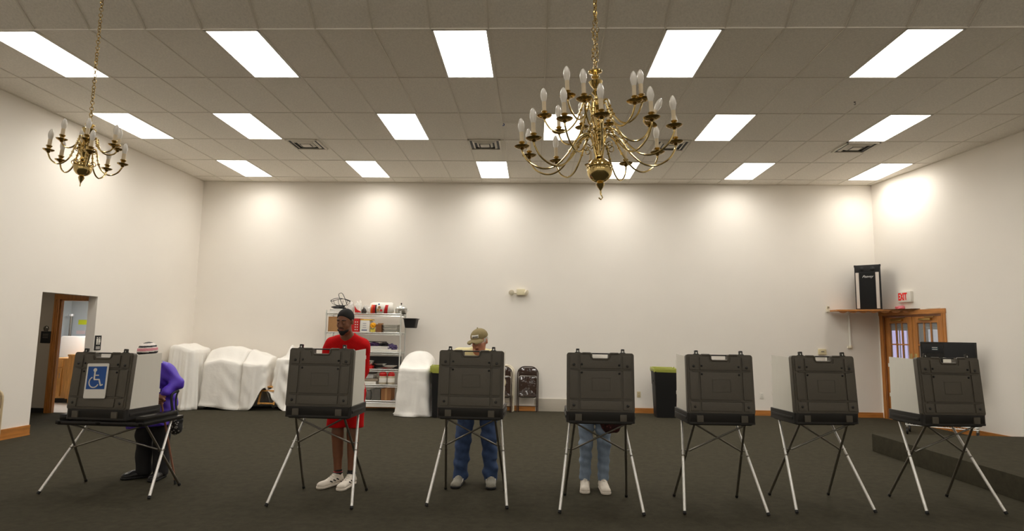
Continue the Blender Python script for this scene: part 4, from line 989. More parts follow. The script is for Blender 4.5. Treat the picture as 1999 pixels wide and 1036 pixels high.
drape('white cloth cover with a low step, second from the left wall', -6.02, 12.06, 0.76, 0.62, lambda x, y: 0.90 + 0.25 * sstep(11.76, 12.1, y) + 0.05 * math.sin(6 * x) , 2, nf=4, amp=0.022, flare=0.03, swag=0.008, lift=lambda a: 0.03 + 0.03 * math.sin(2 * a))
drape('white cloth cover with a flat square front top, left of the wooden chair leg', -5.38, 12.04, 0.46, 0.62, lambda x, y: 0.875 + 0.22 * sstep(11.80, 12.15, y) * (1 - 0.4 * sstep(-5.5, -5.15, x)) + 0.05 * math.exp(-((x + 5.62) / 0.08) ** 2), 3, nf=5, amp=0.02, flare=0.02, swag=0.006, lift=lambda a: 0.42 * max(0.0, math.cos(a + 0.75)) ** 8)
drape('peaked white cloth cover in swags, just left of the red man\'s booth', -4.80, 12.14, 0.42, 0.54, lambda x, y: 0.98 + 0.22 * math.exp(-((x + 4.82) / 0.07) ** 2) * math.exp(-((y - 12.2) / 0.15) ** 2) + 0.04 * sstep(12.0, 12.3, y), 4, nf=6, amp=0.05, flare=0.05, puddle=0.09, swag=0.028, lift=lambda a: 0.36 * max(0.0, math.cos(a + 2.45)) ** 8)
drape('white cloth over a humped boxy cart between the wire rack and a bin', -2.20, 11.74, 0.58, 0.80, lambda x, y: 0.87 + 0.30 * sstep(11.38, 11.85, y) * (1 - 0.55 * abs((x + 2.2) / 0.29) ** 2.5), 5, nf=4, amp=0.028, swag=0.006, flare=0.05, puddle=0.05)
wc = thing('wooden_chair', 'wooden folding chair mostly hidden between two white cloth covers', 'chair', (-5.06, 12.12, 0))
for sx in (-0.15, 0.15):
    b = BM(); prism(b, [(sx - 0.012, 0), (sx + 0.012, 0), (sx + 0.012, 0.025), (sx - 0.012, 0.025)], 0, 0.85)
    for v in b.verts: v.co = Matrix.Rotation(math.radians(-20), 3, 'X') @ (v.co - Vector((0, 0.32, 0))) + Vector((0, 0.32 - 0.42, 0))
    b2 = b; finish('leg', b2, M_cab, wc, smooth=False).location = (0, 0.1, 0.004)
b = BM(); bxa(b, -0.15, 0.15, -0.33, -0.31, 0.13, 0.155); finish('rung', b, M_cab, wc, smooth=False)
b = BM(); bxa(b, -0.15, 0.15, -0.25, -0.23, 0.36, 0.385); finish('rung', b, M_cab, wc, smooth=False)
b = BM(); bxa(b, -0.17, 0.17, -0.2, 0.12, 0.43, 0.455, bev=0.006); finish('seat', b, M_cab, wc)
wc.location = (-5.10, 12.06, 0)

# ---------------- wire shelving rack ----------------
RX0, RX1, RYF, RYB = -4.09, -2.605, 12.0, 12.45
rk = thing('shelving_rack', 'chrome wire shelving rack loaded with kitchen goods against the back wall', 'shelving rack', ((RX0 + RX1) / 2, (RYF + RYB) / 2, 0))
rw, rd = RX1 - RX0, RYB - RYF
SZ = [1.885, 1.515, 1.135, 0.805, 0.505, 0.20]
for z in SZ: wire_shelf(z, rw, rd, rk, ncross=44, nlong=4)
for sx in (-rw / 2, rw / 2):
    for sy in (-rd / 2, rd / 2):
        b = BM(); tube(b, [(sx, sy, 0.004), (sx, sy, 1.95)], 0.0125, 10)
        for z in SZ: tube(b, [(sx, sy, z - 0.045), (sx, sy, z + 0.005)], 0.018, 10)
        finish('post', b, M_chrome, rk)
b = BM(); bxa(b, -rw / 2 + 0.02, rw / 2 - 0.02, -rd / 2 - 0.002, -rd / 2 + 0.016, 0.085, 0.15); finish('bottom_rail', b, M_white, rk, smooth=False)
def PX(px): return -4.09 + (px - 638) * 0.01024
GR = 'goods on the wire rack'
def ibox(name, label, cat, p0, p1, shelf, h, m, y0=12.06, y1=12.38, lid=None, dz=0.0, bev=0.006, parts=None):
    x0, x1 = PX(p0), PX(p1); z = SZ[shelf] + 0.006 + dz
    t = thing(name, label, cat, ((x0 + x1) / 2, (y0 + y1) / 2, z), group=GR)
    b = BM(); bxa(b, -(x1 - x0) / 2, (x1 - x0) / 2, -(y1 - y0) / 2, (y1 - y0) / 2, 0, h, bev=bev); finish('body', b, m, t)
    if lid:
        b = BM(); bxa(b, -(x1 - x0) / 2 - 0.006, (x1 - x0) / 2 + 0.006, -(y1 - y0) / 2 - 0.006, (y1 - y0) / 2 + 0.006, h, h + 0.025, bev=0.005); finish('lid', b, lid, t)
    return t, (x1 - x0) / 2, (y1 - y0) / 2
# top shelf
b = BM()
for i in range(3): prism(b, rrect(-0.145 + 0.006 * i, 0.14 - 0.008 * i, -0.13, 0.13, 0.04), 0.03 * i, 0.03 * i + 0.028, bev=0.008)
o = finish('folded_towels', b, M_cloth, loc=(-3.93, 12.2, SZ[0] + 0.006)); tag(o, 'stack of folded white towels at the left end of the top shelf', 'towels', GR)
crumple('black_cloth', 'crumpled black cloth lying on the folded white towels', 'cloth', (-3.91, 12.2, SZ[0] + 0.10), (0.26, 0.24, 0.06), M_black, 9, group=GR)
wb = thing('wire_basket', 'tangled black wire basket on top of the rack, above the man in red', 'basket', (-3.89, 12.22, SZ[0] + 0.165), group=GR)
b = BM(); tube(b, [(0.2 * math.cos(a), 0.14 * math.sin(a), 0.11 - 0.03 * math.cos(a * 2)) for a in [2 * PI * i / 20 for i in range(20)]], 0.006, 6, closed=True); finish('rim', b, M_black, wb)
b = BM(); tube(b, [(0.11 * math.cos(a) + 0.02, 0.09 * math.sin(a), 0.0) for a in [2 * PI * i / 16 for i in range(16)]], 0.005, 6, closed=True); finish('base_ring', b, M_black, wb)
for i in range(6):
    a = 2 * PI * i / 6 + 0.5; b = BM(); tube(b, bez([(0.11 * math.cos(a) + 0.02, 0.09 * math.sin(a), 0), (0.17 * math.cos(a), 0.125 * math.sin(a), 0.04), (0.2 * math.cos(a), 0.14 * math.sin(a), 0.11)], 4), 0.0045, 5); finish('wire', b, M_black, wb)
b = BM(); tube(b, bez([(0.08, -0.12, 0.0), (0.02, -0.1, 0.12), (-0.03, -0.05, 0.22), (0.03, -0.03, 0.245), (0.1, -0.05, 0.14), (0.17, -0.1, 0.0)], 6), 0.006, 6); finish('handle', b, M_black, wb)
crumple('plastic_bag', 'translucent plastic bag on the top shelf under the black wire basket', 'plastic bag', (PX(682), 12.12, SZ[0] + 0.006), (0.13, 0.16, 0.22), M_clear, 11, group=GR)
t = thing('snack_bag', 'white bag with a red corner on the top shelf beside the red man\'s head', 'bag', (PX(697), 12.12, SZ[0] + 0.006), group=GR)
crumple('body', None, None, (0, 0, 0), (0.14, 0.12, 0.25), M_paper, 12).parent = t
b = BM(); prism(b, [(-0.07, 0.15), (-0.055, 0.02), (0.065, 0.02), (0.06, 0.04), (0.0, 0.065), (-0.03, 0.09)], -0.068, -0.058, axis='y'); finish('red_print', b, M_redp, t, smooth=False)
crumple('plastic_bag', 'clear plastic bag with dark and red bits beside the red-cornered bag', 'plastic bag', (PX(710), 12.2, SZ[0] + 0.006), (0.16, 0.14, 0.17), M_clear, 13, group=GR)
crumple('dark_utensil', 'dark object inside the clear plastic bag on the top shelf', 'utensil', (PX(708), 12.1, SZ[0] + 0.006), (0.09, 0.04, 0.11), M_vinyl, 14, group=GR)
t = thing('plate_package', 'big white plastic package with red and orange bands on the top shelf', 'package', (PX(742), 12.17, SZ[0] + 0.122), group=GR)
b = BM(); lathe(b, [(0, -0.235), (0.05, -0.24), (0.095, -0.225), (0.112, -0.19), (0.116, -0.06), (0.112, 0.05), (0.116, 0.19), (0.09, 0.225), (0.04, 0.235), (0, 0.23)], 24, R=Matrix.Rotation(PI / 2, 3, 'Y')); finish('wrapping', b, M_paper, t)
def band(name, a0, a1, m, par, rr=0.1185):
    b = BM(); n = 10
    for i in range(n):
        th0 = math.radians(150 + 130 * i / n); th1 = math.radians(150 + 130 * (i + 1) / n)
        k0 = i / n; k1 = (i + 1) / n
        q = [(a0[0] + (a0[1] - a0[0]) * k0, th0), (a1[0] + (a1[1] - a1[0]) * k0, th0), (a1[0] + (a1[1] - a1[0]) * k1, th1), (a0[0] + (a0[1] - a0[0]) * k1, th1)]
        b.faces.new([b.verts.new((x, rr * math.cos(th) if False else -rr * math.sin(th - PI / 2 + PI / 2) * -1 * -1 if False else rr * math.cos(th), rr * math.sin(th))) for x, th in q])
    return finish(name, b, m, par)
M_orange = mat('orange_print', (236, 92, 30), 0.5)
for nm, a0, a1, m, rr in (('red_band', (-0.15, -0.22), (-0.10, -0.13), M_redp, 0.1185), ('orange_band', (-0.185, -0.235), (-0.15, -0.2), M_orange, 0.119), ('dark_band', (-0.11, -0.135), (-0.085, -0.10), M_black, 0.1192), ('red_band', (0.09, 0.03), (0.15, 0.11), M_redp, 0.1185)):
    band(nm, a0, a1, m, t, rr)
for (x, z, m, r) in ((-0.03, 0.01, M_card, 0.028), (-0.055, -0.045, M_card, 0.03), (0.005, -0.05, M_redp, 0.024), (-0.045, 0.07, M_blue, 0.016)):
    b = BM(); lathe(b, [(0, 0.0), (r, 0.0), (r, 0.012), (0, 0.012)], 12, (x, -math.sqrt(max(0.1185 ** 2 - z * z, 0)) + 0.008, z), R=RX); finish('printed_dish', b, m, t)
t = thing('stock_pot', 'shiny covered glass and steel dish at the right end of the top shelf', 'pot', (PX(779.5), 12.17, SZ[0] + 0.006), group=GR)
b = BM(); lathe(b, [(0, 0.0), (0.10, 0.0), (0.115, 0.02), (0.118, 0.10), (0.124, 0.105), (0.116, 0.105), (0.11, 0.02), (0, 0.012)], 26); finish('body', b, M_foil, t)
b = BM(); lathe(b, [(0.12, 0.108), (0.11, 0.135), (0.08, 0.165), (0.03, 0.18), (0, 0.182)], 26); ld = finish('lid', b, M_chrome, t)
b = BM(); lathe(b, [(0, 0.182), (0.008, 0.185), (0.008, 0.20), (0.018, 0.215), (0, 0.228)], 12); finish('knob', b, M_black, ld)
for s_ in (-1, 1):
    b = BM(); tube(b, bez([(s_ * 0.115, -0.03, 0.07), (s_ * 0.15, -0.02, 0.075), (s_ * 0.15, 0.02, 0.075), (s_ * 0.115, 0.03, 0.07)], 5), 0.006, 6); finish('handle', b, M_chrome, t)
# tub hanging at the right end
t = thing('black_tub', 'black plastic tub hooked on the right end of the top shelf', 'tub', (-2.44, 12.2, 1.62), group=GR)
b = BM(); rings = []
for z, s_ in ((0, 0.72), (0.01, 0.78), (0.17, 0.97), (0.18, 1.12), (0.188, 1.12), (0.185, 0.95), (0.02, 0.74)): rings.append([b.verts.new((x * s_, y * s_, z)) for x, y in rrect(-0.13, 0.13, -0.17, 0.17, 0.04)])
for A, B in zip(rings, rings[1:]):
    for k in range(len(A)): b.faces.new((A[k], A[(k + 1) % len(A)], B[(k + 1) % len(A)], B[k]))
b.faces.new(rings[0][::-1]); b.faces.new(rings[-1]); finish('body', b, M_black, t)
b = BM(); tube(b, bez([(-0.13, 0, 0.18), (-0.15, 0, 0.26), (-0.168, 0, 0.285), (-0.18, 0, 0.27)], 5), 0.004, 5); finish('hook', b, M_steel, t)
# second shelf
ibox('cardboard_box', 'plain brown cardboard box on the second shelf left of the man in red', 'box', 640, 664, 1, 0.30, M_card)
t, hx, hy = ibox('red_box', 'red box with white diamond pattern on the second shelf', 'box', 680, 701, 1, 0.27, M_redp)
b = BM()
for i in range(2):
    for j in range(4): prism(b, [(0.03 + i * 0.04, 0.05 + j * 0.05 - 0.014), (0.044 + i * 0.04, 0.05 + j * 0.05), (0.03 + i * 0.04, 0.05 + j * 0.05 + 0.014), (0.016 + i * 0.04, 0.05 + j * 0.05)], -hy - 0.002, -hy + 0.001, axis='y')
finish('diamond_print', b, M_paper, t, smooth=False)
t, hx, hy = ibox('white_box', 'white carton with a dark blue printed label on the second shelf', 'box', 702.5, 721, 1, 0.235, M_paper)
b = BM(); bxa(b, -0.06, 0.05, -hy - 0.002, -hy + 0.001, 0.03, 0.055)
for z in (0.09, 0.13, 0.17): bxa(b, -0.04, 0.03, -hy - 0.002, -hy + 0.001, z, z + 0.008)
finish('label', b, mat('slate_print', (110, 116, 140), 0.6), t, smooth=False)
b = BM(); bxa(b, -0.11, 0.13, -0.1, 0.1, 0, 0.018, bev=0.005); o = finish('yellow_tray', b, M_yel, loc=(PX(712), 12.2, SZ[1] + 0.245)); tag(o, 'flat bright yellow lid lying on the white carton', 'lid', GR)
t = thing('flower_toy', 'yellow flower-headed ornament with a small face on the second shelf', 'ornament', (PX(727.5), 12.09, SZ[1] + 0.006), group=GR)
b = BM(); lathe(b, [(0, 0), (0.045, 0.004), (0.055, 0.035), (0.045, 0.075), (0.03, 0.09), (0, 0.095)], 16); finish('body', b, mat('pale_yellow_plush', (226, 206, 90), 0.8), t)
for i in range(9):
    a = 2 * PI * i / 9; b = BM(); bmesh.ops.create_icosphere(b, subdivisions=2, radius=1)
    for v in b.verts: v.co = Vector((v.co.x * 0.022 + 0.042 * math.cos(a), v.co.y * 0.018, v.co.z * 0.022 + 0.034 * math.sin(a) + 0.14))
    finish('petal', b, mat('orange_yellow_petal', (248, 176, 20), 0.7), t)
b = BM(); bmesh.ops.create_icosphere(b, subdivisions=2, radius=0.032); 
for v in b.verts: v.co = v.co * 1.0 + Vector((0, -0.004, 0.14))
finish('flower_centre', b, mat('orange_yellow_petal', (248, 176, 20), 0.7), t)
b = BM(); tube(b, [(-0.035, -0.045, 0.085), (0.0, -0.055, 0.075), (0.035, -0.045, 0.085)], 0.006, 6); lathe(b, [(0, 0.0), (0.009, 0.0), (0, 0.008)], 8, (-0.014, -0.054, 0.055), R=RX); lathe(b, [(0, 0.0), (0.009, 0.0), (0, 0.008)], 8, (0.014, -0.054, 0.055), R=RX); finish('face', b, M_black, t)
t, hx, hy = ibox('paper_bag', 'brown paper bag on the second shelf right of the yellow flower ornament', 'bag', 733.5, 744.5, 1, 0.16, mat('brown_paper', (132, 88, 54), 0.85), bev=0.01)
b = BM(); bxa(b, -hx + 0.005, hx - 0.005, -0.02, 0.02, 0.16, 0.185, bev=0.006); finish('rolled_top', b, M_card, t)
for i in range(5):
    t = thing('foil_pan', ['topmost pan of the stack of aluminium pans on the second shelf', 'second aluminium pan from the top of the stack', 'middle aluminium pan of the stack', 'second lowest aluminium pan of the stack', 'lowest aluminium pan of the stack on the second shelf'][4 - i], 'pan', (PX(762) + 0.004 * (i % 2), 12.2, SZ[1] + 0.008 + i * 0.031), group='stacked pans on the second shelf')
    b = BM(); rings = []
    for z, s_ in ((0, 0.86), (0.022, 0.95), (0.024, 1.03), (0.029, 1.03), (0.027, 0.94), (0.004, 0.85)): rings.append([b.verts.new((x * s_, y * s_, z)) for x, y in rrect(-0.155 - 0.004 * i, 0.155, -0.15, 0.15, 0.05)])
    for A, B in zip(rings, rings[1:]):
        for k in range(len(A)): b.faces.new((A[k], A[(k + 1) % len(A)], B[(k + 1) % len(A)], B[k]))
    b.faces.new(rings[0][::-1]); b.faces.new(rings[-1]); finish('tray', b, M_foil if i % 2 else M_white, t)
# third shelf
ibox('serving_tray', 'long white tray under the folded fabrics on the third shelf', 'tray', 712, 778, 2, 0.045, M_white, bev=0.008)
b = BM()
for i in range(3): prism(b, rrect(-0.25 + 0.02 * i, 0.25 - 0.03 * i, -0.13, 0.13, 0.04), 0.022 * i, 0.022 * i + 0.02, bev=0.007)
o = finish('folded_linen', b, M_cloth, loc=(PX(742), 12.2, SZ[2] + 0.053)); tag(o, 'folded white linen on the third shelf below the purple fabric', 'linen', GR)
for k, (px, m, w_) in enumerate(((728, mat('purple_fabric', (58, 36, 74), 0.8), 0.24), (748, M_black, 0.2), (764, mat('violet_grey_fabric', (84, 70, 110), 0.8), 0.2))):
    crumple('folded_fabric', ['dark purple fabric bundle on the third shelf nearest the man in red', 'black fabric bundle in the middle of the third shelf', 'violet grey fabric bundle at the right end of the third shelf'][k], 'fabric', (PX(px), 12.19, SZ[2] + (0.118 if k < 2 else 0.053)), (w_, 0.26, 0.075 if k < 2 else 0.11), m, 20 + k, group=GR)
b = BM(); tube(b, [(PX(706), 12.15, SZ[2] + 0.205), (PX(754), 12.15, SZ[2] + 0.200)], 0.008, 8); o = finish('rod', b, M_black); tag(o, 'thin black rod lying across the fabrics on the third shelf', 'rod', GR)
# fourth shelf
t, hx, hy = ibox('dark_crate', 'large black crate at the back of the fourth shelf', 'crate', 714, 778, 3, 0.235, M_black, y0=12.25, y1=12.42)
b = BM(); lathe(b, [(0, 0), (0.04, 0.0), (0.075, 0.05), (0.085, 0.09), (0.08, 0.09), (0.07, 0.05), (0, 0.01)], 20); o = finish('bowl', b, M_foil, loc=(PX(723), 12.12, SZ[3] + 0.07)); tag(o, 'silver bowl on the fourth shelf resting on a red container', 'bowl', GR)
ibox('red_container', 'red container under the silver bowl on the fourth shelf', 'container', 714, 730, 3, 0.06, M_redp, y0=12.05, y1=12.2)
for i, (px, w_, z, m, lab) in enumerate(((752, 0.19, 0.0, M_foil, 'lowest silver platter on the fourth shelf'), (762, 0.15, 0.035, M_paper, 'white paper plate on the silver platters, fourth shelf'), (743, 0.13, 0.07, M_foil, 'upper silver platter tilted on the fourth shelf'))):
    b = BM(); lathe(b, [(0, 0), (w_ * 0.6, 0.0), (w_ * 0.9, 0.02), (w_, 0.028), (w_ * 0.9, 0.026), (w_ * 0.6, 0.006), (0, 0.006)], 24, sy=0.45)
    o = finish('platter', b, m, loc=(PX(px), 12.14, SZ[3] + 0.008 + z)); tag(o, lab, 'platter', GR)
# fifth shelf
t, hx, hy = ibox('white_carton', 'low flat white carton on the fifth shelf', 'box', 706, 738, 4, 0.055, M_paper)
t, hx, hy = ibox('brown_tray', 'greyish brown tray stacked on the flat white carton', 'tray', 710, 741, 4, 0.05, mat('taupe', (150, 136, 118), 0.7), dz=0.058)
t, hx, hy = ibox('clear_tub', 'clear plastic tub on top of the brown tray, fifth shelf', 'tub', 711, 732, 4, 0.085, M_clear, dz=0.112, lid=M_cased)
for k, (px, r) in enumerate(((750, 0.078), (766, 0.07))):
    t = thing('storage_jar', ['larger beige jar with a red lid on the fifth shelf', 'narrower beige jar with a red lid at the right end of the fifth shelf'][k], 'jar', (PX(px), 12.12, SZ[4] + 0.008), group='red-lidded jars on the fifth shelf')
    b = BM(); lathe(b, [(0, 0), (r * 0.95, 0.0), (r, 0.01), (r, 0.145), (r * 0.9, 0.16), (0, 0.16)], 22); finish('jar_body', b, mat('beige_jar', (196, 184, 160), 0.4), t)
    b = BM(); lathe(b, [(0, 0.161), (r * 0.97, 0.161), (r * 0.97, 0.20), (r * 0.6, 0.235), (0, 0.24)], 22); finish('lid', b, M_redp, t)
    b = BM(); lathe(b, [(r + 0.001, 0.04), (r + 0.001, 0.12)], 22); lbj = finish('label', b, M_paper, t)
# bottom shelf
for k, px in enumerate((712, 724)):
    t = thing('glass_jar', ['glass jar with a steel lid on the bottom shelf, nearest the red man\'s booth', 'second glass jar with a steel lid on the bottom shelf'][k], 'jar', (PX(px), 12.12, SZ[5] + 0.008), group='glass jars on the bottom shelf')
    b = BM(); lathe(b, [(0, 0), (0.05, 0), (0.056, 0.02), (0.056, 0.15), (0.04, 0.175), (0.04, 0.19), (0, 0.19)], 18); finish('jar_body', b, mat('dark_glass', (110, 108, 104), 0.08, alpha=0.75, spec=0.8), t)
    b = BM(); lathe(b, [(0, 0.19), (0.045, 0.19), (0.045, 0.215), (0, 0.218)], 18); finish('lid', b, M_foil, t)
t, hx, hy = ibox('ribbed_tub', 'grey ribbed plastic tub on the bottom shelf beside a cardboard box', 'tub', 731, 747, 5, 0.215, mat('smoke_plastic', (112, 108, 102), 0.3))
for i in range(6):
    b = BM(); bxa(b, -hx + 0.012 + i * 0.027, -hx + 0.02 + i * 0.027, -hy - 0.005, -hy + 0.001, 0.01, 0.205); finish('rib', b, M_steel, t, smooth=False)
t, hx, hy = ibox('cardboard_box', 'brown cardboard box at the right end of the bottom shelf', 'box', 748.5, 768, 5, 0.225, mat('dark_cardboard', (150, 104, 66), 0.85))
b = BM(); bxa(b, -0.02, 0.02, -hy - 0.001, hy + 0.001, 0.0, 0.2265); finish('tape', b, M_card, t, smooth=False)

# ---------------- people: smooth implicit surfaces meshed with surface nets ----------------
V3 = lambda *a: np.array(a, dtype=np.float32)
def cap(a, b, ra, rb, k=0.03, n=None, f=1.0): return ('c', V3(*a), V3(*b), ra, rb, k, None if n is None else V3(*n) / np.linalg.norm(n), f)
def ell(c, r, R=None, k=0.03): return ('e', V3(*c), V3(*r), None if R is None else np.array(R, dtype=np.float32), 0, k, None, 1.0)
def infl(prims, d, dr=0): 
    out = []
    for p in prims:
        if p[0] == 'c': out.append(('c', p[1], p[2], p[3] + d, p[4] + d, p[5], p[6], p[7]))
        else: out.append(('e', p[1], p[2] + d, p[3], 0, p[5], None, 1.0))
    return out
def field(prims, h, post=None, pad=0.035):
    lo, hi = [], []
    for p in prims:
        if p[0] == 'c': r = max(p[3], p[4]); lo += [p[1] - r, p[2] - r]; hi += [p[1] + r, p[2] + r]
        else: r = p[2].max(); lo.append(p[1] - r); hi.append(p[1] + r)
    lo = np.min(lo, 0) - pad; hi = np.max(hi, 0) + pad
    n = np.ceil((hi - lo) / h).astype(int) + 1
    ax = [lo[i] + h * np.arange(n[i], dtype=np.float32) for i in range(3)]
    F = np.full(n, 0.2, dtype=np.float32)
    for p in prims:
        if p[0] == 'c': r = max(p[3], p[4]); a = np.minimum(p[1], p[2]) - r; b = np.maximum(p[1], p[2]) + r
        else: r = p[2].max(); a = p[1] - r; b = p[1] + r
        m = p[5] + 3 * h
        i0 = np.maximum(((a - m - lo) / h).astype(int), 0); i1 = np.minimum(((b + m - lo) / h).astype(int) + 2, n)
        X, Y, Z = np.meshgrid(*[ax[i][i0[i]:i1[i]] for i in range(3)], indexing='ij', sparse=True)
        if p[0] == 'c':
            A, B, ra, rb = p[1], p[2], p[3], p[4]; d = B - A
            x, y, z = X - A[0], Y - A[1], Z - A[2]
            if p[6] is not None:
                nn = p[6]; q = (x * nn[0] + y * nn[1] + z * nn[2]) * (1 / p[7] - 1); x, y, z = x + q * nn[0], y + q * nn[1], z + q * nn[2]
                qd = float(d @ nn) * (1 / p[7] - 1); d = d + qd * nn
            L = float(d @ d) + 1e-9
            t = np.clip((x * d[0] + y * d[1] + z * d[2]) / L, 0, 1)
            D = np.sqrt((x - t * d[0]) ** 2 + (y - t * d[1]) ** 2 + (z - t * d[2]) ** 2) - (ra + (rb - ra) * t)
            if p[6] is not None: D = D * (0.5 + 0.5 * p[7])
        else:
            x, y, z = X - p[1][0], Y - p[1][1], Z - p[1][2]
            if p[3] is not None:
                R = p[3]; x, y, z = R[0, 0] * x + R[1, 0] * y + R[2, 0] * z, R[0, 1] * x + R[1, 1] * y + R[2, 1] * z, R[0, 2] * x + R[1, 2] * y + R[2, 2] * z
            rr = p[2]; D = (np.sqrt((x / rr[0]) ** 2 + (y / rr[1]) ** 2 + (z / rr[2]) ** 2) - 1) * rr.min()
        sl = tuple(slice(i0[i], i1[i]) for i in range(3)); G_ = F[sl]; k = p[5]
        hh = np.clip(0.5 + 0.5 * (G_ - D) / k, 0, 1); F[sl] = G_ + (D - G_) * hh - k * hh * (1 - hh)
    if post is not None:
        X, Y, Z = np.meshgrid(*ax, indexing='ij', sparse=True); F = post(X, Y, Z, F)
    return F, lo, ax
def surfnet(F, lo, h):
    S_ = F < 0
    nx, ny, nz = F.shape
    c = np.zeros((nx - 1, ny - 1, nz - 1), dtype=np.int8)
    for i in (0, 1):
        for j in (0, 1):
            for k in (0, 1): c += S_[i:nx - 1 + i, j:ny - 1 + j, k:nz - 1 + k]
    mask = (c > 0) & (c < 8); I = np.argwhere(mask); N = len(I)
    idx = np.full(mask.shape, -1, dtype=np.int32); idx[mask] = np.arange(N)
    acc = np.zeros((N, 3)); cnt_ = np.zeros(N)
    offs = [(i, j, k) for i in (0, 1) for j in (0, 1) for k in (0, 1)]
    for a in offs:
        for ax_ in range(3):
            if a[ax_]: continue
            b = list(a); b[ax_] = 1
            fa = F[I[:, 0] + a[0], I[:, 1] + a[1], I[:, 2] + a[2]]; fb = F[I[:, 0] + b[0], I[:, 1] + b[1], I[:, 2] + b[2]]
            m = (fa < 0) != (fb < 0); t = fa[m] / (fa[m] - fb[m])
            P = np.tile(np.array(a, float), (m.sum(), 1)); P[:, ax_] += t; acc[m] += P; cnt_[m] += 1
    V = (I + acc / cnt_[:, None]) * h + lo
    faces = []
    def cell(i, j, k): return idx[i, j, k]
    for ax_ in range(3):
        sl0 = [slice(None)] * 3; sl1 = [slice(None)] * 3; sl0[ax_] = slice(0, -1); sl1[ax_] = slice(1, None)
        d0, d1 = S_[tuple(sl0)], S_[tuple(sl1)]; E_ = np.argwhere(d0 != d1)
        u, v = (ax_ + 1) % 3, (ax_ + 2) % 3
        ok = (E_[:, u] > 0) & (E_[:, v] > 0) & (E_[:, u] < F.shape[u] - 1) & (E_[:, v] < F.shape[v] - 1); E_ = E_[ok]
        ins = d0[E_[:, 0], E_[:, 1], E_[:, 2]]
        q = []
        for du, dv in ((-1, -1), (0, -1), (0, 0), (-1, 0)):
            W = E_.copy(); W[:, u] += du; W[:, v] += dv; q.append(idx[W[:, 0], W[:, 1], W[:, 2]])
        Q = np.stack(q, 1); Q[~ins] = Q[~ins][:, ::-1]; faces.append(Q)
    return V, np.concatenate(faces)
def sdf_obj(name, groups, m, parent=None, matfn=None):
    """groups: list of (prims, cell size, post); all meshed into one object"""
    Vs, Fs, o0 = [], [], 0
    for prims, h, post in groups:
        F, lo, ax = field(prims, h, post); V, Q = surfnet(F, lo, h); Vs.append(V); Fs.append(Q + o0); o0 += len(V)
    V = np.concatenate(Vs); Q = np.concatenate(Fs)
    me = bpy.data.meshes.new(name); me.vertices.add(len(V)); me.vertices.foreach_set('co', V.astype(np.float32).ravel())
    me.loops.add(len(Q) * 4); me.loops.foreach_set('vertex_index', Q.astype(np.int32).ravel())
    me.polygons.add(len(Q)); me.polygons.foreach_set('loop_start', np.arange(0, len(Q) * 4, 4, dtype=np.int32))
    ms = m if isinstance(m, (list, tuple)) else [m]
    for x in ms: me.materials.append(x)
    if matfn is not None:
        C_ = V[Q].mean(1); me.polygons.foreach_set('material_index', matfn(C_).astype(np.int32))
    me.update(calc_edges=True); me.validate(); me.shade_smooth()
    o = bpy.data.objects.new(name, me); COL.objects.link(o)
    if parent: o.parent = parent
    return o
def hand(wr, d, n, th, curl=0.5):
    """hand prims: wrist point, finger direction, back-of-hand normal, thumb-side sign"""
    wr, d, n = Vector(wr), Vector(d).normalized(), Vector(n).normalized(); s_ = d.cross(n).normalized() * th; n = s_.cross(d).normalized() * th
    out = [cap(wr - d * 0.03, wr, 0.026, 0.024, 0.01, n=n, f=0.75)]
    for i, (ln, off) in enumerate(((0.072, 0.029), (0.080, 0.010), (0.074, -0.010), (0.058, -0.028))):
        kn = wr + d * (0.083 - 0.004 * abs(i - 1)) + s_ * off
        out.append(cap(wr + s_ * off * 0.6, kn, 0.013, 0.0115, 0.010))
        p = kn; a = 0.25 + curl * 0.5
        for j, q in enumerate((0.42, 0.32, 0.26)):
            dd = (d * math.cos(a) - n * math.sin(a)).normalized(); p2 = p + dd * ln * q * 1.15
            out.append(cap(p, p2, 0.0092 - 0.001 * j, 0.0086 - 0.001 * j, 0.004)); p = p2; a += 0.35 + curl * 0.7
    p = wr + d * 0.02 + s_ * 0.024; p2 = p + d * 0.03 + s_ * 0.026 - n * 0.012; p3 = p2 + d * 0.028 + s_ * 0.006 - n * 0.014; p4 = p3 + d * 0.022 - s_ * 0.004 - n * 0.01
    out += [cap(p, p2, 0.014, 0.011, 0.008), cap(p2, p3, 0.0105, 0.0095, 0.004), cap(p3, p4, 0.0095, 0.008, 0.004)]
    return out
def head_frame(c, yaw, pitch, roll=0):
    """local -y is the face; positive pitch looks down; positive yaw turns the face to the viewer's left"""
    R = Matrix.Rotation(-yaw, 3, 'Z') @ Matrix.Rotation(pitch, 3, 'X') @ Matrix.Rotation(roll, 3, 'Y'); c = Vector(c)
    return (lambda x, y, z: tuple(R @ Vector((x, y, z)) + c)), R
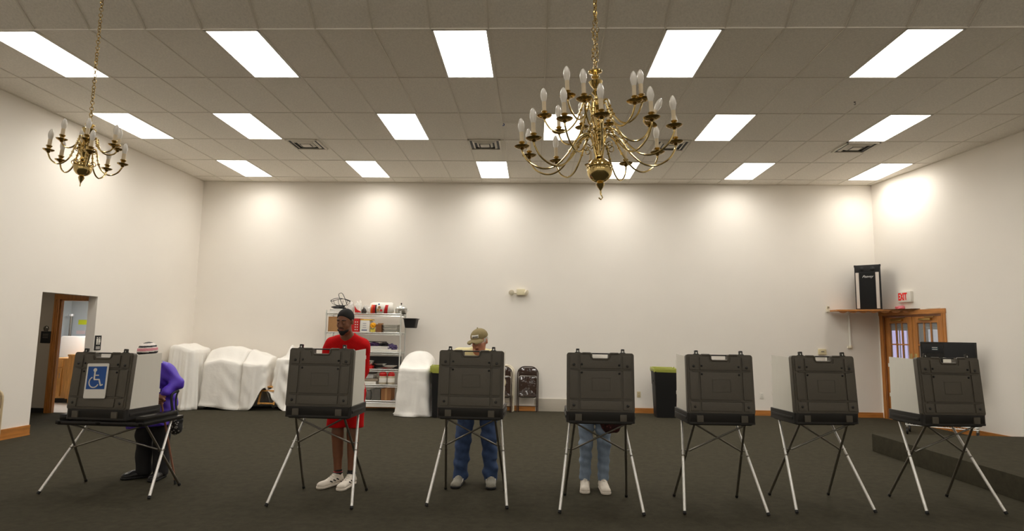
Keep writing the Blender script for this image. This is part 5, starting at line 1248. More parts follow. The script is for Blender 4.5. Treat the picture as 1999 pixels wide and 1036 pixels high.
def head_prims(H, R, s=1.0):
    q = lambda x, y, z: H(x * s, y * s, z * s)
    E = lambda c, r, k: ell(q(*c), [v * s for v in r], R, k)
    Cc = lambda a, b, ra, rb, k: cap(q(*a), q(*b), ra * s, rb * s, k)
    return [E((0, 0.018, 0.032), (0.075, 0.092, 0.086), 0.01), E((0, -0.018, -0.03), (0.062, 0.070, 0.082), 0.03), E((0, -0.036, -0.088), (0.042, 0.044, 0.030), 0.03),
            Cc((0, -0.084, 0.008), (0, -0.103, -0.028), 0.007, 0.0125, 0.010), Cc((-0.011, -0.092, -0.032), (0.011, -0.092, -0.032), 0.0085, 0.0085, 0.006),
            Cc((-0.036, -0.072, 0.022), (0.036, -0.072, 0.022), 0.012, 0.012, 0.014), E((-0.038, -0.060, -0.028), (0.02, 0.02, 0.022), 0.02), E((0.038, -0.060, -0.028), (0.02, 0.02, 0.022), 0.02),
            Cc((-0.016, -0.080, -0.058), (0.016, -0.080, -0.058), 0.012, 0.012, 0.012), E((-0.077, 0.008, -0.008), (0.010, 0.019, 0.031), 0.006), E((0.077, 0.008, -0.008), (0.010, 0.019, 0.031), 0.006)]
def face_parts(person, H, R, s, skin, brow, closed=True):
    q = lambda x, y, z: H(x * s, y * s, z * s)
    for sx in (-1, 1):
        b = BM(); bmesh.ops.create_icosphere(b, subdivisions=2, radius=0.0125 * s)
        for v in b.verts: v.co = Vector(q(sx * 0.03, -0.0735, 0.003)) + v.co
        ey_ = finish('eye', b, M_white, person)
        b = BM(); bmesh.ops.create_icosphere(b, subdivisions=2, radius=0.0065 * s)
        for v in b.verts: v.co = Vector(q(sx * 0.03, -0.0815, -0.002)) + v.co
        finish('iris', b, M_black, ey_)
        b = BM(); tube(b, [q(sx * 0.045, -0.073, 0.006), q(sx * 0.03, -0.0835, 0.005 if not closed else 0.001), q(sx * 0.015, -0.078, 0.005)], [0.006 * s, 0.009 * s, 0.006 * s], 8); finish('eyelid', b, skin, person)
        b = BM(); tube(b, [q(sx * 0.052, -0.066, 0.028), q(sx * 0.034, -0.083, 0.034), q(sx * 0.014, -0.086, 0.030)], [0.003 * s, 0.005 * s, 0.0045 * s], 6); finish('eyebrow', b, brow, person)
    b = BM(); tube(b, [q(-0.024, -0.084, -0.056), q(-0.010, -0.0935, -0.052), q(0, -0.093, -0.054), q(0.010, -0.0935, -0.052), q(0.024, -0.084, -0.056)], [0.002 * s, 0.0055 * s, 0.005 * s, 0.0055 * s, 0.002 * s], 8); finish('upper_lip', b, M_lips, person)
    b = BM(); tube(b, [q(-0.022, -0.084, -0.060), q(0, -0.0945, -0.066), q(0.022, -0.084, -0.060)], [0.002 * s, 0.0075 * s, 0.002 * s], 8); finish('lower_lip', b, M_lips, person)
def body_prims(J, g=1.0, foot=True):
    """J: joints. returns dict of prim lists"""
    v = {k: Vector(p) for k, p in J.items()}
    pel, che, nk = v['pelvis'], v['chest'], v['neck']
    fw = Vector((0, -1, 0)); side = (v['sr'] - v['sl']).normalized(); up = (nk - pel).normalized(); fw = up.cross(side).normalized()
    P = {}
    P['torso'] = [cap(v['hl'], v['hr'], 0.105 * g, 0.105 * g, 0.05, n=fw, f=0.85),
                  cap(pel + side * 0.045, che - up * 0.02 + side * 0.055, 0.105 * g, 0.115 * g, 0.06, n=fw, f=0.82), cap(pel - side * 0.045, che - up * 0.02 - side * 0.055, 0.105 * g, 0.115 * g, 0.06, n=fw, f=0.82),
                  cap(che + side * 0.05, v['sr'] - side * 0.035 - up * 0.03, 0.115 * g, 0.075 * g, 0.06, n=fw, f=0.85), cap(che - side * 0.05, v['sl'] + side * 0.035 - up * 0.03, 0.115 * g, 0.075 * g, 0.06, n=fw, f=0.85),
                  cap(v['sl'], v['sr'], 0.045 * g, 0.045 * g, 0.05)]
    P['torso'] += [cap(nk - up * 0.02 + side * 0.04, v['sr'] + up * 0.015 - side * 0.02, 0.05 * g, 0.045 * g, 0.05), cap(nk - up * 0.02 - side * 0.04, v['sl'] + up * 0.015 + side * 0.02, 0.05 * g, 0.045 * g, 0.05)]
    P['neckp'] = [cap(nk - up * 0.03, v['head_base'], 0.058 * g, 0.052 * g, 0.03)]
    for s_ in 'lr':
        P['arm' + s_] = [cap(v['s' + s_], v['e' + s_], 0.055 * g, 0.042 * g, 0.04), cap(v['e' + s_], v['w' + s_], 0.043 * g, 0.028 * g, 0.03)]
        P['leg' + s_] = [cap(v['h' + s_], v['k' + s_], 0.088 * g, 0.055 * g, 0.05), cap(v['k' + s_], v['a' + s_], 0.054 * g, 0.036 * g, 0.03),
                         cap(v['k' + s_].lerp(v['a' + s_], 0.15) + Vector((0, 0.015, 0)), v['k' + s_].lerp(v['a' + s_], 0.5) + Vector((0, 0.015, 0)), 0.05 * g, 0.042 * g, 0.03)]
        a = v['a' + s_]; d = (v['t' + s_] - a); d.z = 0; d.normalize(); q_ = a.lerp(v['t' + s_], 0.35); P['foot' + s_] = [cap((a.x, a.y, 0.06), (q_.x, q_.y, 0.038), 0.030, 0.020, 0.02), cap((a.x, a.y, 0.09), (a.x, a.y, 0.055), 0.033, 0.030, 0.02)]
    return P, v, up, side, fw
def shoe(person, name, a, t, m, accents=None, laces=True, h=0.0055, low=0.0, k=1.0):
    a, t = Vector(a), Vector(t); a.z = t.z = 0; d = (t - a).normalized(); s_ = Vector((-d.y, d.x, 0)); L = (t - a).length
    heel = a - d * 0.055; toe = a + d * (L)
    pr = [cap(heel + d * 0.035 + Vector((0, 0, 0.045)), toe - d * 0.045 + Vector((0, 0, 0.030)), 0.044 * k, 0.047 * k, 0.02, n=(0, 0, 1), f=0.8),
          cap(heel + d * 0.035 + Vector((0, 0, 0.04)), heel + d * 0.042 + Vector((0, 0, 0.085 - low)), 0.038 * k, 0.040 * k, 0.02),
          cap(a + d * 0.02 + Vector((0, 0, 0.085 - low)), a + d * 0.11 + Vector((0, 0, 0.05)), 0.036 * k, 0.034 * k, 0.02)]
    def post(X, Y, Z, F): return np.maximum(F, 0.004 - Z)
    o = sdf_obj(name, [(pr, h, post)], m, person)
    pr2 = [cap(heel + d * 0.037 + Vector((0, 0, 0.014)), toe - d * 0.043 + Vector((0, 0, 0.014)), 0.046 * k, 0.050 * k, 0.01)]
    def post2(X, Y, Z, F): return np.maximum(np.maximum(F, 0.002 - Z), Z - 0.026)
    sdf_obj('sole', [(pr2, h, post2)], accents or M_shoeW, o)
    if laces:
        b = BM()
        for i in range(4):
            c = a + d * (0.055 + 0.026 * i) + Vector((0, 0, 0.112 - low * 0.6 - 0.0125 * i))
            tube(b, [c - s_ * 0.024 - Vector((0, 0, 0.010)), c + d * 0.012 + Vector((0, 0, 0.003)), c + s_ * 0.024 - Vector((0, 0, 0.010))], 0.0035, 5)
        finish('laces', b, M_white, o)
    return o, a, d, s_
def wrinkle(amp, fx, fy, fz, ph=0.0):
    return lambda X, Y, Z: amp * (np.sin(fx * X + 0.6 * fz * Z + ph) * np.sin(fy * Y + fz * Z + ph * 2) + 0.6 * np.sin(fz * 1.7 * Z + 9 * X + ph * 3))
def cut(pairs, wr=None):
    """keep the side of each plane (point, normal) that the normal points away from"""
    def post(X, Y, Z, F):
        if wr is not None: F = F + wr(X, Y, Z)
        for p, n in pairs:
            n = Vector(n).normalized(); F = np.maximum(F, (X - p[0]) * n.x + (Y - p[1]) * n.y + (Z - p[2]) * n.z)
        return F
    return post

# --- man in red ---
def man_red():
    t = thing('person', 'man in red shirt and red shorts looking down at his voting booth', 'person', (0, 0, 0))
    J = dict(pelvis=(-1.90, 6.32, 0.93), chest=(-1.88, 6.22, 1.26), neck=(-1.868, 6.16, 1.465), head_base=(-1.87, 6.08, 1.55), sl=(-2.045, 6.18, 1.375), sr=(-1.715, 6.17, 1.375),
             el=(-2.10, 6.18, 1.12), er=(-1.700, 6.19, 1.13), wl=(-2.0, 5.97, 0.99), wr=(-1.74, 6.02, 0.95), hl=(-1.975, 6.32, 0.90), hr=(-1.825, 6.32, 0.90),
             kl=(-1.965, 6.27, 0.49), kr=(-1.81, 6.28, 0.49), al=(-1.945, 6.28, 0.09), ar=(-1.805, 6.27, 0.09), tl=(-2.045, 6.07, 0.03), tr=(-1.83, 6.02, 0.03))
    P, v, up, side, fw = body_prims(J)
    H, R = head_frame((-1.865, 6.03, 1.622), 0.22, 0.30, 0.05)
    hp = head_prims(H, R, 0.98)
    hl = hand(J['wl'], (0.45, -0.75, -0.2), (0, -0.2, 1), -1, 0.7); hr_ = hand(J['wr'], (-0.35, -0.8, -0.25), (0, -0.2, 1), 1, 0.7)
    allp = hp + P['neckp'] + P['torso'] + P['arml'] + P['armr'] + P['legl'] + P['legr'] + P['footl'] + P['footr']
    sdf_obj('body', [(allp, 0.007, None), (hl, 0.004, None), (hr_, 0.004, None)], M_skinD, t)
    face_parts(t, H, R, 0.98, M_skinD, M_hairD)
    hz = Matrix(R) @ Vector((0, 0, 1)); hy = Matrix(R) @ Vector((0, 1, 0)); nn = (hz * 1.0 + hy * 1.15).normalized(); c = Vector(H(0, -0.060, 0.066))
    hair = [ell(H(0, 0.018, 0.034), (0.079, 0.094, 0.088), R, 0.01)]
    sdf_obj('hair', [(hair, 0.0055, cut([(c, -nn)]))], M_hairD, t)
    sdf_obj('beard', [([cap(H(-0.040, -0.050, -0.075), H(0, -0.071, -0.100), 0.020, 0.022, 0.02), cap(H(0.040, -0.050, -0.075), H(0, -0.071, -0.100), 0.020, 0.022, 0.02)], 0.005, cut([(H(0, 0, -0.070), hz)]))], M_hairD, t)
    b = BM(); tube(b, [H(-0.026, -0.083, -0.052), H(-0.012, -0.093, -0.0445), H(0.012, -0.093, -0.0445), H(0.026, -0.083, -0.052)], 0.0035, 6); finish('moustache', b, M_hairD, t)
    shirt = infl(P['torso'] + P['arml'] + P['armr'], 0.011) + [cap(v['neck'] - up * 0.05, v['neck'] - up * 0.02, 0.072, 0.062, 0.03)]
    sl_ = (Vector(J['wl']) - Vector(J['el'])).normalized(); sr_ = (Vector(J['wr']) - Vector(J['er'])).normalized()
    def post(X, Y, Z, F):
        F = F + 0.007 * np.sin(26 * Z + 15 * X) * np.sin(17 * Y + 12 * X) + 0.004 * np.sin(44 * X + 22 * Z) * np.sin(15 * Z + 9 * X)
        F = np.maximum(F, 0.86 - Z)
        # neckline opening
        q = np.sqrt((X + 1.866) ** 2 + (Y - 6.10) ** 2 + ((Z - 1.53) * 1.0) ** 2) - 0.078
        return np.maximum(F, -q)
    s1 = sdf_obj('shirt', [(shirt, 0.008, post)], M_red, t)
    shorts = [cap(v['hl'], v['hr'], 0.118, 0.118, 0.05, n=fw, f=0.88), cap(v['hl'], v['kl'] + Vector((-0.015, 0, 0.02)), 0.105, 0.092, 0.03), cap(v['hr'], v['kr'] + Vector((0.02, 0, 0.02)), 0.105, 0.092, 0.03)]
    def posts(X, Y, Z, F):
        F = F + 0.006 * np.sin(40 * X + 6 * Z) * np.sin(9 * Z) + 0.003 * np.sin(30 * Y)
        return np.maximum(np.maximum(F, 0.56 - Z), Z - 1.0)
    sdf_obj('shorts', [(shorts, 0.008, posts)], M_red, t)
    for nm, a, tt in (('shoe', J['al'], J['tl']), ('shoe', J['ar'], J['tr'])):
        o, a_, d, s_ = shoe(t, nm, (a[0], a[1], 0), (tt[0] + (tt[0] - a[0]) * 0.12, tt[1] - 0.03, 0), M_shoeW)
        b = BM()
        for i in range(3):
            for sg in (-1, 1):
                c = a_ + d * (0.03 + 0.045 * i) + s_ * sg * 0.043 + Vector((0, 0, 0.055 - 0.004 * i)); tube(b, [c, c + d * 0.028 + Vector((0, 0, 0.014))], 0.006, 6)
        finish('black_trim', b, M_black, o)
        b = BM(); tube(b, [a_ + Vector((0, 0, 0.115)) + (d * math.cos(x) + s_ * math.sin(x)) * 0.041 for x in [2 * PI * i / 16 for i in range(16)]], 0.009, 6, closed=True); finish('collar', b, M_black, o)
        b = BM(); tube(b, [a_ + Vector((0, 0, z)) for z in (0.10, 0.125, 0.145)], [0.040, 0.041, 0.040], 14); finish('sock', b, [M_black], t)
    b = BM(); tube(b, [Vector(J['al']) + Vector((0, 0, 0.03)) + Vector((math.cos(x), math.sin(x), 0)) * 0.041 for x in [2 * PI * i / 16 for i in range(16)]], 0.006, 6, closed=True); o = finish('sock_band', b, M_redp, t); o['label'] = 'red band on the black sock'
    return t
man_red()

# --- man in the khaki cap ---
def man_cap():
    t = thing('person', 'man in a khaki cap and blue jeans bending over his voting booth', 'person', (0, 0, 0))
    J = dict(pelvis=(-0.565, 6.50, 0.90), chest=(-0.57, 6.34, 1.14), neck=(-0.56, 6.22, 1.33), head_base=(-0.545, 6.14, 1.37), sl=(-0.755, 6.24, 1.285), sr=(-0.40, 6.24, 1.265),
             el=(-0.80, 6.22, 1.03), er=(-0.335, 6.26, 1.03), wl=(-0.70, 6.05, 0.93), wr=(-0.40, 6.07, 0.93), hl=(-0.665, 6.50, 0.88), hr=(-0.475, 6.50, 0.88),
             kl=(-0.705, 6.44, 0.46), kr=(-0.44, 6.44, 0.46), al=(-0.730, 6.44, 0.09), ar=(-0.415, 6.44, 0.09), tl=(-0.755, 6.21, 0.03), tr=(-0.395, 6.20, 0.03))
    P, v, up, side, fw = body_prims(J)
    H, R = head_frame((-0.530, 6.085, 1.445), 0.32, 0.34, -0.10)
    hp = head_prims(H, R, 0.96)
    hl = hand(J['wl'], (0.4, -0.75, -0.2), (0, -0.2, 1), -1, 0.7); hr_ = hand(J['wr'], (-0.35, -0.8, -0.25), (0, -0.2, 1), 1, 0.7)
    allp = hp + P['neckp'] + P['torso'] + P['arml'] + P['armr'] + P['legl'] + P['legr'] + P['footl'] + P['footr']
    sdf_obj('body', [(allp, 0.0075, None), (hl, 0.004, None), (hr_, 0.004, None)], M_skinW, t)
    face_parts(t, H, R, 0.96, M_skinW, M_hairW)
    hz = Matrix(R) @ Vector((0, 0, 1)); hy = Matrix(R) @ Vector((0, 1, 0))
    sdf_obj('hair', [([ell(H(0, 0.024, 0.012), (0.079, 0.090, 0.080), R, 0.01)], 0.0055, cut([(H(0, -0.030, 0), -hy), (H(0, 0, -0.045), -hz)]))], M_hairW, t)
    cp = sdf_obj('cap', [([ell(H(0, 0.018, 0.044), (0.086, 0.100, 0.078), R, 0.01)], 0.0055, cut([(H(0, 0, 0.036), -hz)]))], M_khaki, t)
    def postb(X, Y, Z, F): return F
    b = BM(); rows = []
    for j in range(7):
        y = -0.070 - 0.082 * j / 6; wv = 0.086 * math.sqrt(max(0.02, 1 - (j / 6.3) ** 2.6)); rows.append([b.verts.new(H(-wv + 2 * wv * i / 8, y - 0.0 * i, 0.046 - 0.010 * (j / 6) - 0.020 * ((i - 4) / 4) ** 2)) for i in range(9)])
    for A, B in zip(rows, rows[1:]):
        for i in range(8): b.faces.new((A[i], A[i + 1], B[i + 1], B[i]))
    bill = finish('bill', b, M_khaki, cp); md = bill.modifiers.new('thickness', 'SOLIDIFY'); md.thickness = 0.005
    b = BM(); bmesh.ops.create_icosphere(b, subdivisions=1, radius=0.008)
    for q in b.verts: q.co = q.co + Vector(H(0, 0.018, 0.131))
    finish('button', b, M_khaki, cp)
    b = BM(); g_ = []
    for i in range(7):
        a = -0.42 + 0.84 * i / 6; g_.append([b.verts.new(H(0.0885 * math.sin(a), 0.018 - 0.103 * math.cos(a) * cz, 0.044 + z)) for z, cz in ((0.014, 0.99), (0.030, 0.945), (0.042, 0.88))])
    for A, B in zip(g_, g_[1:]):
        for i in range(2): b.faces.new((A[i], B[i], B[i + 1], A[i + 1]))
    pt = finish('patch', b, M_paper, cp); md = pt.modifiers.new('thickness', 'SOLIDIFY'); md.thickness = 0.003; md.offset = 0
    b = BM(); 
    for i in range(5):
        a = -0.26 + 0.52 * i / 4; tube(b, [H(0.091 * math.sin(a), 0.018 - 0.106 * math.cos(a) * 0.965, 0.044 + 0.018), H(0.091 * math.sin(a + 0.05), 0.018 - 0.105 * math.cos(a) * 0.95, 0.044 + 0.032)], 0.0035, 5)
    finish('patch_print', b, M_black, pt)
    # glasses
    b = BM()
    for sx in (-0.031, 0.031): tube(b, [H(sx + 0.02 * math.cos(x), -0.094, 0.0 + 0.015 * math.sin(x)) for x in [2 * PI * i / 14 for i in range(14)]], 0.0016, 5, closed=True)
    tube(b, [H(-0.011, -0.096, 0.002), H(0.011, -0.096, 0.002)], 0.0016, 5)
    for sx in (-1, 1): tube(b, [H(sx * 0.052, -0.092, 0.004), H(sx * 0.078, -0.04, 0.006), H(sx * 0.082, 0.01, 0.0)], 0.0016, 5)
    finish('glasses', b, M_steel, t)
    shirt = infl(P['torso'] + P['arml'] + P['armr'], 0.016) + [cap(v['neck'] - up * 0.04, v['neck'] + up * 0.01, 0.075, 0.068, 0.03)]
    fm = lambda X, Y, Z, F: np.maximum(F + 0.005 * np.sin(22 * Z + 14 * X) * np.sin(19 * Y + 9 * X), 0.87 - Z)
    sdf_obj('shirt', [(shirt, 0.009, fm)], M_yell, t)
    jn = [cap(v['hl'], v['hr'], 0.122, 0.122, 0.05, n=fw, f=0.9)] + [cap(v['h' + s], v['k' + s], 0.105, 0.080, 0.04) for s in 'lr'] + [cap(v['k' + s], v['a' + s] + Vector((0, -0.01, -0.03)), 0.080, 0.073, 0.03) for s in 'lr']
    def pj_(X, Y, Z, F):
        F = F + 0.005 * np.sin(38 * Z + 12 * X) * np.sin(25 * X + 11 * Y) * (1 + 1.2 * (Z < 0.25)) + 0.003 * np.sin(70 * Z + 20 * X)
        return np.maximum(np.maximum(F, 0.035 - Z + 0.06 * (6.44 - Y)), Z - 0.99)
    sdf_obj('jeans', [(jn, 0.009, pj_)], M_jean, t)
    for a, tt in ((J['al'], J['tl']), (J['ar'], J['tr'])):
        o, a_, d, s_ = shoe(t, 'shoe', (a[0], a[1], 0), (tt[0], tt[1] - 0.02, 0), M_shoeG, accents=M_black, low=0.02, k=1.04)
        b = BM()
        for sg in (-1, 1): tube(b, [a_ + d * 0.05 + s_ * sg * 0.045 + Vector((0, 0, 0.06)), a_ + d * 0.14 + s_ * sg * 0.044 + Vector((0, 0, 0.035))], 0.006, 6)
        finish('side_stripe', b, M_paper, o)
    return t
man_cap()

# --- voter in faded jeans ---
def lady():
    t = thing('person', 'voter in faded light jeans and white sneakers, upper body hidden behind a booth', 'person', (0, 0, 0))
    J = dict(pelvis=(0.635, 6.44, 0.83), chest=(0.63, 6.30, 1.02), neck=(0.63, 6.19, 1.17), head_base=(0.625, 6.12, 1.21), sl=(0.47, 6.22, 1.12), sr=(0.79, 6.22, 1.12),
             el=(0.40, 6.18, 0.93), er=(0.84, 6.18, 0.93), wl=(0.50, 6.01, 0.90), wr=(0.76, 6.01, 0.90), hl=(0.555, 6.44, 0.80), hr=(0.715, 6.44, 0.80),
             kl=(0.545, 6.34, 0.43), kr=(0.725, 6.34, 0.43), al=(0.535, 6.34, 0.09), ar=(0.715, 6.34, 0.09), tl=(0.515, 6.13, 0.03), tr=(0.722, 6.11, 0.03))
    P, v, up, side, fw = body_prims(J, 0.92)
    H, R = head_frame((0.625, 6.045, 1.225), 0.0, 0.9)
    hp = head_prims(H, R, 0.92)
    hl = hand(J['wl'], (0.4, -0.75, -0.2), (0, -0.2, 1), -1, 0.7); hr_ = hand(J['wr'], (-0.35, -0.8, -0.25), (0, -0.2, 1), 1, 0.7)
    allp = hp + P['neckp'] + P['torso'] + P['arml'] + P['armr'] + P['legl'] + P['legr'] + P['footl'] + P['footr']
    sdf_obj('body', [(allp, 0.009, None), (hl, 0.0045, None), (hr_, 0.0045, None)], M_skinW, t)
    face_parts(t, H, R, 0.92, M_skinW, M_hairW)
    hz = Matrix(R) @ Vector((0, 0, 1)); hy = Matrix(R) @ Vector((0, 1, 0)); nn = (hz + hy * 0.9).normalized()
    sdf_obj('hair', [([ell(H(0, 0.022, 0.024), (0.084, 0.098, 0.092), R, 0.01)], 0.008, cut([(H(0, -0.055, 0.03), -nn)]))], M_hairW, t)
    fm = lambda X, Y, Z, F: np.maximum(F + 0.004 * np.sin(22 * Z + 14 * X) * np.sin(19 * Y), 0.80 - Z)
    sdf_obj('shirt', [(infl(P['torso'] + P['arml'] + P['armr'], 0.016), 0.01, fm)], mat('pale_pink_knit', (222, 196, 190), 0.9), t)
    jn = [cap(v['hl'], v['hr'], 0.115, 0.115, 0.05, n=fw, f=0.9)] + [cap(v['h' + s], v['k' + s], 0.092, 0.064, 0.035) for s in 'lr'] + [cap(v['k' + s], v['a' + s] + Vector((0, -0.005, 0)), 0.063, 0.054, 0.03) for s in 'lr']
    def pj_(X, Y, Z, F):
        F = F + 0.004 * np.sin(42 * Z + 12 * X) * np.sin(28 * X + 11 * Y) + 0.003 * np.sin(75 * Z + 20 * X)
        return np.maximum(np.maximum(F, 0.085 - Z), Z - 0.92)
    sdf_obj('jeans', [(jn, 0.008, pj_)], M_jeanL, t)
    for a, tt in ((J['al'], J['tl']), (J['ar'], J['tr'])): shoe(t, 'shoe', (a[0], a[1], 0), (tt[0], tt[1] - 0.02, 0), M_shoeW, low=0.01)
    return t
lady()
t = thing('handbag', 'dark red patterned handbag hanging in front of the faded jeans', 'handbag', (0.77, 6.14, 0.555))
M_bagr = mat('dark_red_print', (104, 22, 26), 0.6)
nt = M_bagr.node_tree; vo = nt.nodes.new('ShaderNodeTexVoronoi'); vo.inputs['Scale'].default_value = 34; tcx = nt.nodes.new('ShaderNodeTexCoord'); nt.links.new(tcx.outputs['Object'], vo.inputs['Vector'])
cr = nt.nodes.new('ShaderNodeValToRGB'); cr.color_ramp.interpolation = 'CONSTANT'; cr.color_ramp.elements[0].color = (0.30, 0.02, 0.03, 1); cr.color_ramp.elements[1].position = 0.42; cr.color_ramp.elements[1].color = (0.05, 0.01, 0.012, 1)
e2 = cr.color_ramp.elements.new(0.16); e2.color = (0.13, 0.015, 0.02, 1); e3 = cr.color_ramp.elements.new(0.0); e3.color = (0.45, 0.25, 0.2, 1)
nt.links.new(vo.outputs['Distance'], cr.inputs[0]); nt.links.new(cr.outputs[0], nt.nodes['Principled BSDF'].inputs['Base Color'])
sdf_obj('pouch', [([ell((0, 0, 0.10), (0.105, 0.045, 0.085), None, 0.02), cap((-0.085, 0, 0.14), (0.085, 0, 0.14), 0.035, 0.035, 0.03)], 0.007, lambda X, Y, Z, F: F + 0.003 * np.sin(60 * X + 20 * Z))], M_bagr, t)
b = BM(); tube(b, bez([(-0.07, 0, 0.16), (-0.02, 0.02, 0.27), (0.05, 0.03, 0.335), (0.08, 0.02, 0.27), (0.08, 0, 0.16)], 6), 0.006, 6); finish('strap', b, M_vinyl, t)

# --- woman in purple ---
def woman():
    t = thing('person', 'woman in a purple jacket and pink striped knit hat at the wheelchair-sign booth', 'person', (0, 0, 0))
    J = dict(pelvis=(-3.95, 6.42, 0.78), chest=(-3.91, 6.34, 1.00), neck=(-3.905, 6.26, 1.14), head_base=(-3.915, 6.21, 1.18), sl=(-4.05, 6.27, 1.08), sr=(-3.785, 6.29, 1.085),
             el=(-4.12, 6.27, 0.90), er=(-3.675, 6.31, 0.955), wl=(-3.98, 6.17, 0.83), wr=(-3.735, 6.19, 0.865), hl=(-4.02, 6.42, 0.76), hr=(-3.88, 6.42, 0.76),
             kl=(-4.025, 6.38, 0.42), kr=(-3.845, 6.38, 0.42), al=(-3.985, 6.36, 0.09), ar=(-3.805, 6.36, 0.09), tl=(-4.13, 6.22, 0.03), tr=(-3.78, 6.15, 0.03))
    P, v, up, side, fw = body_prims(J, 0.9)
    H, R = head_frame((-3.922, 6.15, 1.248), 0.25, 0.45)
    hp = head_prims(H, R, 0.93)
    hl = hand(J['wl'], (0.2, -0.6, -0.3), (0, -0.3, 1), -1, 0.7); hr_ = hand(J['wr'], (-0.10, -0.45, -0.55), (0.3, -0.7, 0.6), 1, 0.9)
    allp = hp + P['neckp'] + P['torso'] + P['arml'] + P['armr'] + P['legl'] + P['legr'] + P['footl'] + P['footr']
    sdf_obj('body', [(allp, 0.008, None), (hl, 0.004, None), (hr_, 0.004, None)], M_skinB, t)
    face_parts(t, H, R, 0.93, M_skinB, M_hairD)
    hz = Matrix(R) @ Vector((0, 0, 1)); hy = Matrix(R) @ Vector((0, 1, 0)); c0 = np.array(H(0, 0, 0)); nz_ = np.array((hz * 0.93 + hy * 0.35).normalized())
    def mf(C_):
        q = (C_ - c0) @ nz_; out = np.zeros(len(q)); out[(q > 0.040) & (q < 0.052)] = 2; out[(q >= 0.052) & (q < 0.078)] = 1; out[(q >= 0.078) & (q < 0.086)] = 2; out[(q >= 0.102) & (q < 0.124)] = 2; return out
    nn = (hz * 0.93 + hy * 0.35).normalized()
    sdf_obj('knit_hat', [([ell(H(0, 0.022, 0.040), (0.088, 0.100, 0.088), R, 0.01)], 0.005, lambda X, Y, Z, F: cut([(H(0, 0, 0.022), -nn)])(X, Y, Z, F + 0.0012 * np.sin(260 * X) * np.sin(260 * Z)))], [M_black, mat('pink_yarn', (226, 150, 160), 0.9), mat('white_yarn', (236, 226, 220), 0.9)], t, mf)
    jk = infl(P['torso'], 0.022) + infl(P['arml'] + P['armr'], 0.022) + [cap(v['hl'] + Vector((0, 0, 0)), v['kl'] + Vector((-0.06, 0, 0.12)), 0.115, 0.13, 0.05), cap(v['hr'], v['kr'] + Vector((0.0, 0, 0.12)), 0.115, 0.11, 0.05), cap(v['neck'] - up * 0.04, v['neck'], 0.075, 0.07, 0.03)]
    def pk(X, Y, Z, F):
        F = F + 0.009 * np.sin(30 * Z + 24 * X) * np.sin(21 * Y + 15 * X) + 0.007 * np.sin(52 * X + 38 * Z) * np.sin(24 * Z)
        return np.maximum(F, 0.50 + 0.12 * (X + 4.05) - Z)
    sdf_obj('jacket', [(jk, 0.008, pk)], M_purple, t)
    for s_ in 'lr':
        e_, w_ = Vector(J['e' + s_]), Vector(J['w' + s_]); d = (w_ - e_).normalized(); b = BM(); p = w_ - d * 0.012
        a_, b__ = frame_at(d); tube(b, [p + (a_ * math.cos(x) + b__ * math.sin(x)) * 0.045 for x in [2 * PI * i / 16 for i in range(16)]], 0.010, 6, closed=True); finish('cuff', b, M_purple, t)
    tr = [cap(v['hl'], v['hr'], 0.118, 0.118, 0.05, n=fw, f=0.9)] + [cap(v['h' + s], v['k' + s], 0.10, 0.078, 0.04) for s in 'lr'] + [cap(v['k' + s], v['a' + s] + Vector((0, -0.01, -0.02)), 0.078, 0.075, 0.03) for s in 'lr']
    sdf_obj('trousers', [(tr, 0.009, lambda X, Y, Z, F: np.maximum(np.maximum(F + 0.006 * np.sin(30 * Z + 12 * X) * np.sin(25 * X), 0.03 - Z), Z - 0.85))], M_trou, t)
    for a, tt in ((J['al'], J['tl']), (J['ar'], J['tr'])): shoe(t, 'shoe', (a[0], a[1], 0), (tt[0], tt[1], 0), mat('black_leather', (26, 24, 24), 0.35), accents=M_black, laces=False, low=0.03)
    return t
woman()
t = thing('walking_cane', 'brown wooden walking cane held by the woman in purple', 'cane', (0, 0, 0))
top = Vector((-3.735, 6.145, 0.80)); tip = Vector((-3.495, 6.10, 0.006))
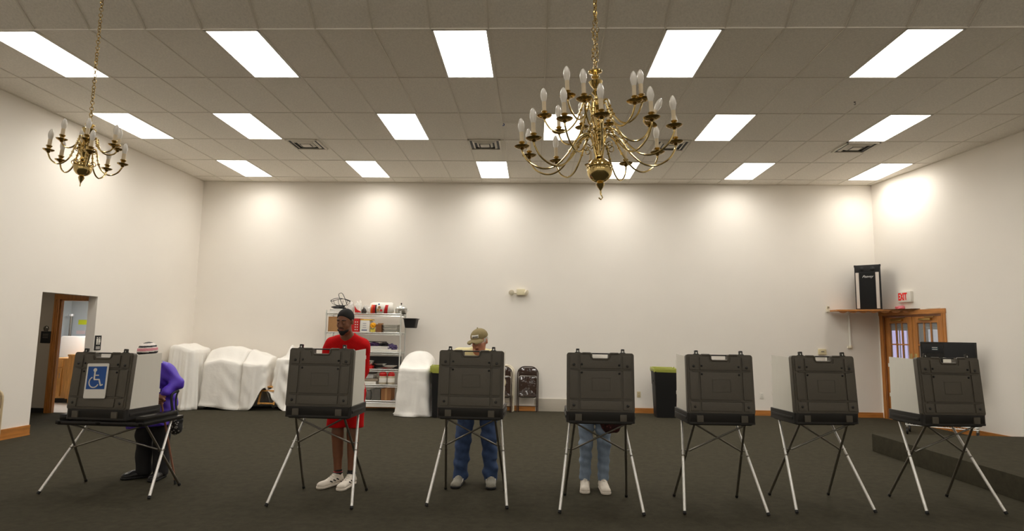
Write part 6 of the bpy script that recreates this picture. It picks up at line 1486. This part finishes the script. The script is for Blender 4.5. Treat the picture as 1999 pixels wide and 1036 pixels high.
b = BM(); dd = (tip - top).normalized(); tube(b, [top, tip - dd * 0.03], 0.010, 10); finish('shaft', b, mat('cane_wood', (120, 74, 50), 0.5), t)
b = BM(); tube(b, bez([top + Vector((0.05, -0.02, 0.0)), top + Vector((0.02, -0.01, 0.022)), top + Vector((-0.03, 0.0, 0.015)), top + Vector((-0.07, 0.01, 0.0))], 5), 0.013, 8); finish('handle', b, mat('cane_wood', (120, 74, 50), 0.5), t)
b = BM(); tube(b, [tip - dd * 0.04, tip], [0.012, 0.015], 10); finish('rubber_tip', b, M_rubber, t)
t = thing('handbag', 'black and white patterned handbag hanging from the arm of the woman in purple', 'handbag', (-3.585, 6.19, 0.46))
M_bagw = mat('black_white_print', (60, 60, 60), 0.6)
nt = M_bagw.node_tree; vo = nt.nodes.new('ShaderNodeTexVoronoi'); vo.inputs['Scale'].default_value = 48; tcx = nt.nodes.new('ShaderNodeTexCoord'); nt.links.new(tcx.outputs['Object'], vo.inputs['Vector'])
cr = nt.nodes.new('ShaderNodeValToRGB'); cr.color_ramp.interpolation = 'CONSTANT'; cr.color_ramp.elements[0].color = (0.42, 0.40, 0.38, 1); cr.color_ramp.elements[1].position = 0.36; cr.color_ramp.elements[1].color = (0.015, 0.015, 0.015, 1)
nt.links.new(vo.outputs['Distance'], cr.inputs[0]); nt.links.new(cr.outputs[0], nt.nodes['Principled BSDF'].inputs['Base Color'])
sdf_obj('pouch', [([ell((0, 0, 0.085), (0.062, 0.05, 0.085), None, 0.02), cap((-0.035, 0, 0.15), (0.035, 0, 0.15), 0.028, 0.028, 0.03)], 0.006, lambda X, Y, Z, F: F + 0.003 * np.sin(70 * X + 30 * Z))], M_bagw, t)
b = BM()
tube(b, bez([(-0.03, 0.0, 0.16), (-0.06, 0.0, 0.28), (-0.075, 0.01, 0.395), (-0.05, 0.08, 0.43)], 6), 0.012, 6); tube(b, bez([(0.02, 0.0, 0.16), (-0.03, 0.02, 0.28), (-0.05, 0.05, 0.38), (-0.05, 0.08, 0.43)], 6), 0.010, 6); finish('strap', b, M_black, t)
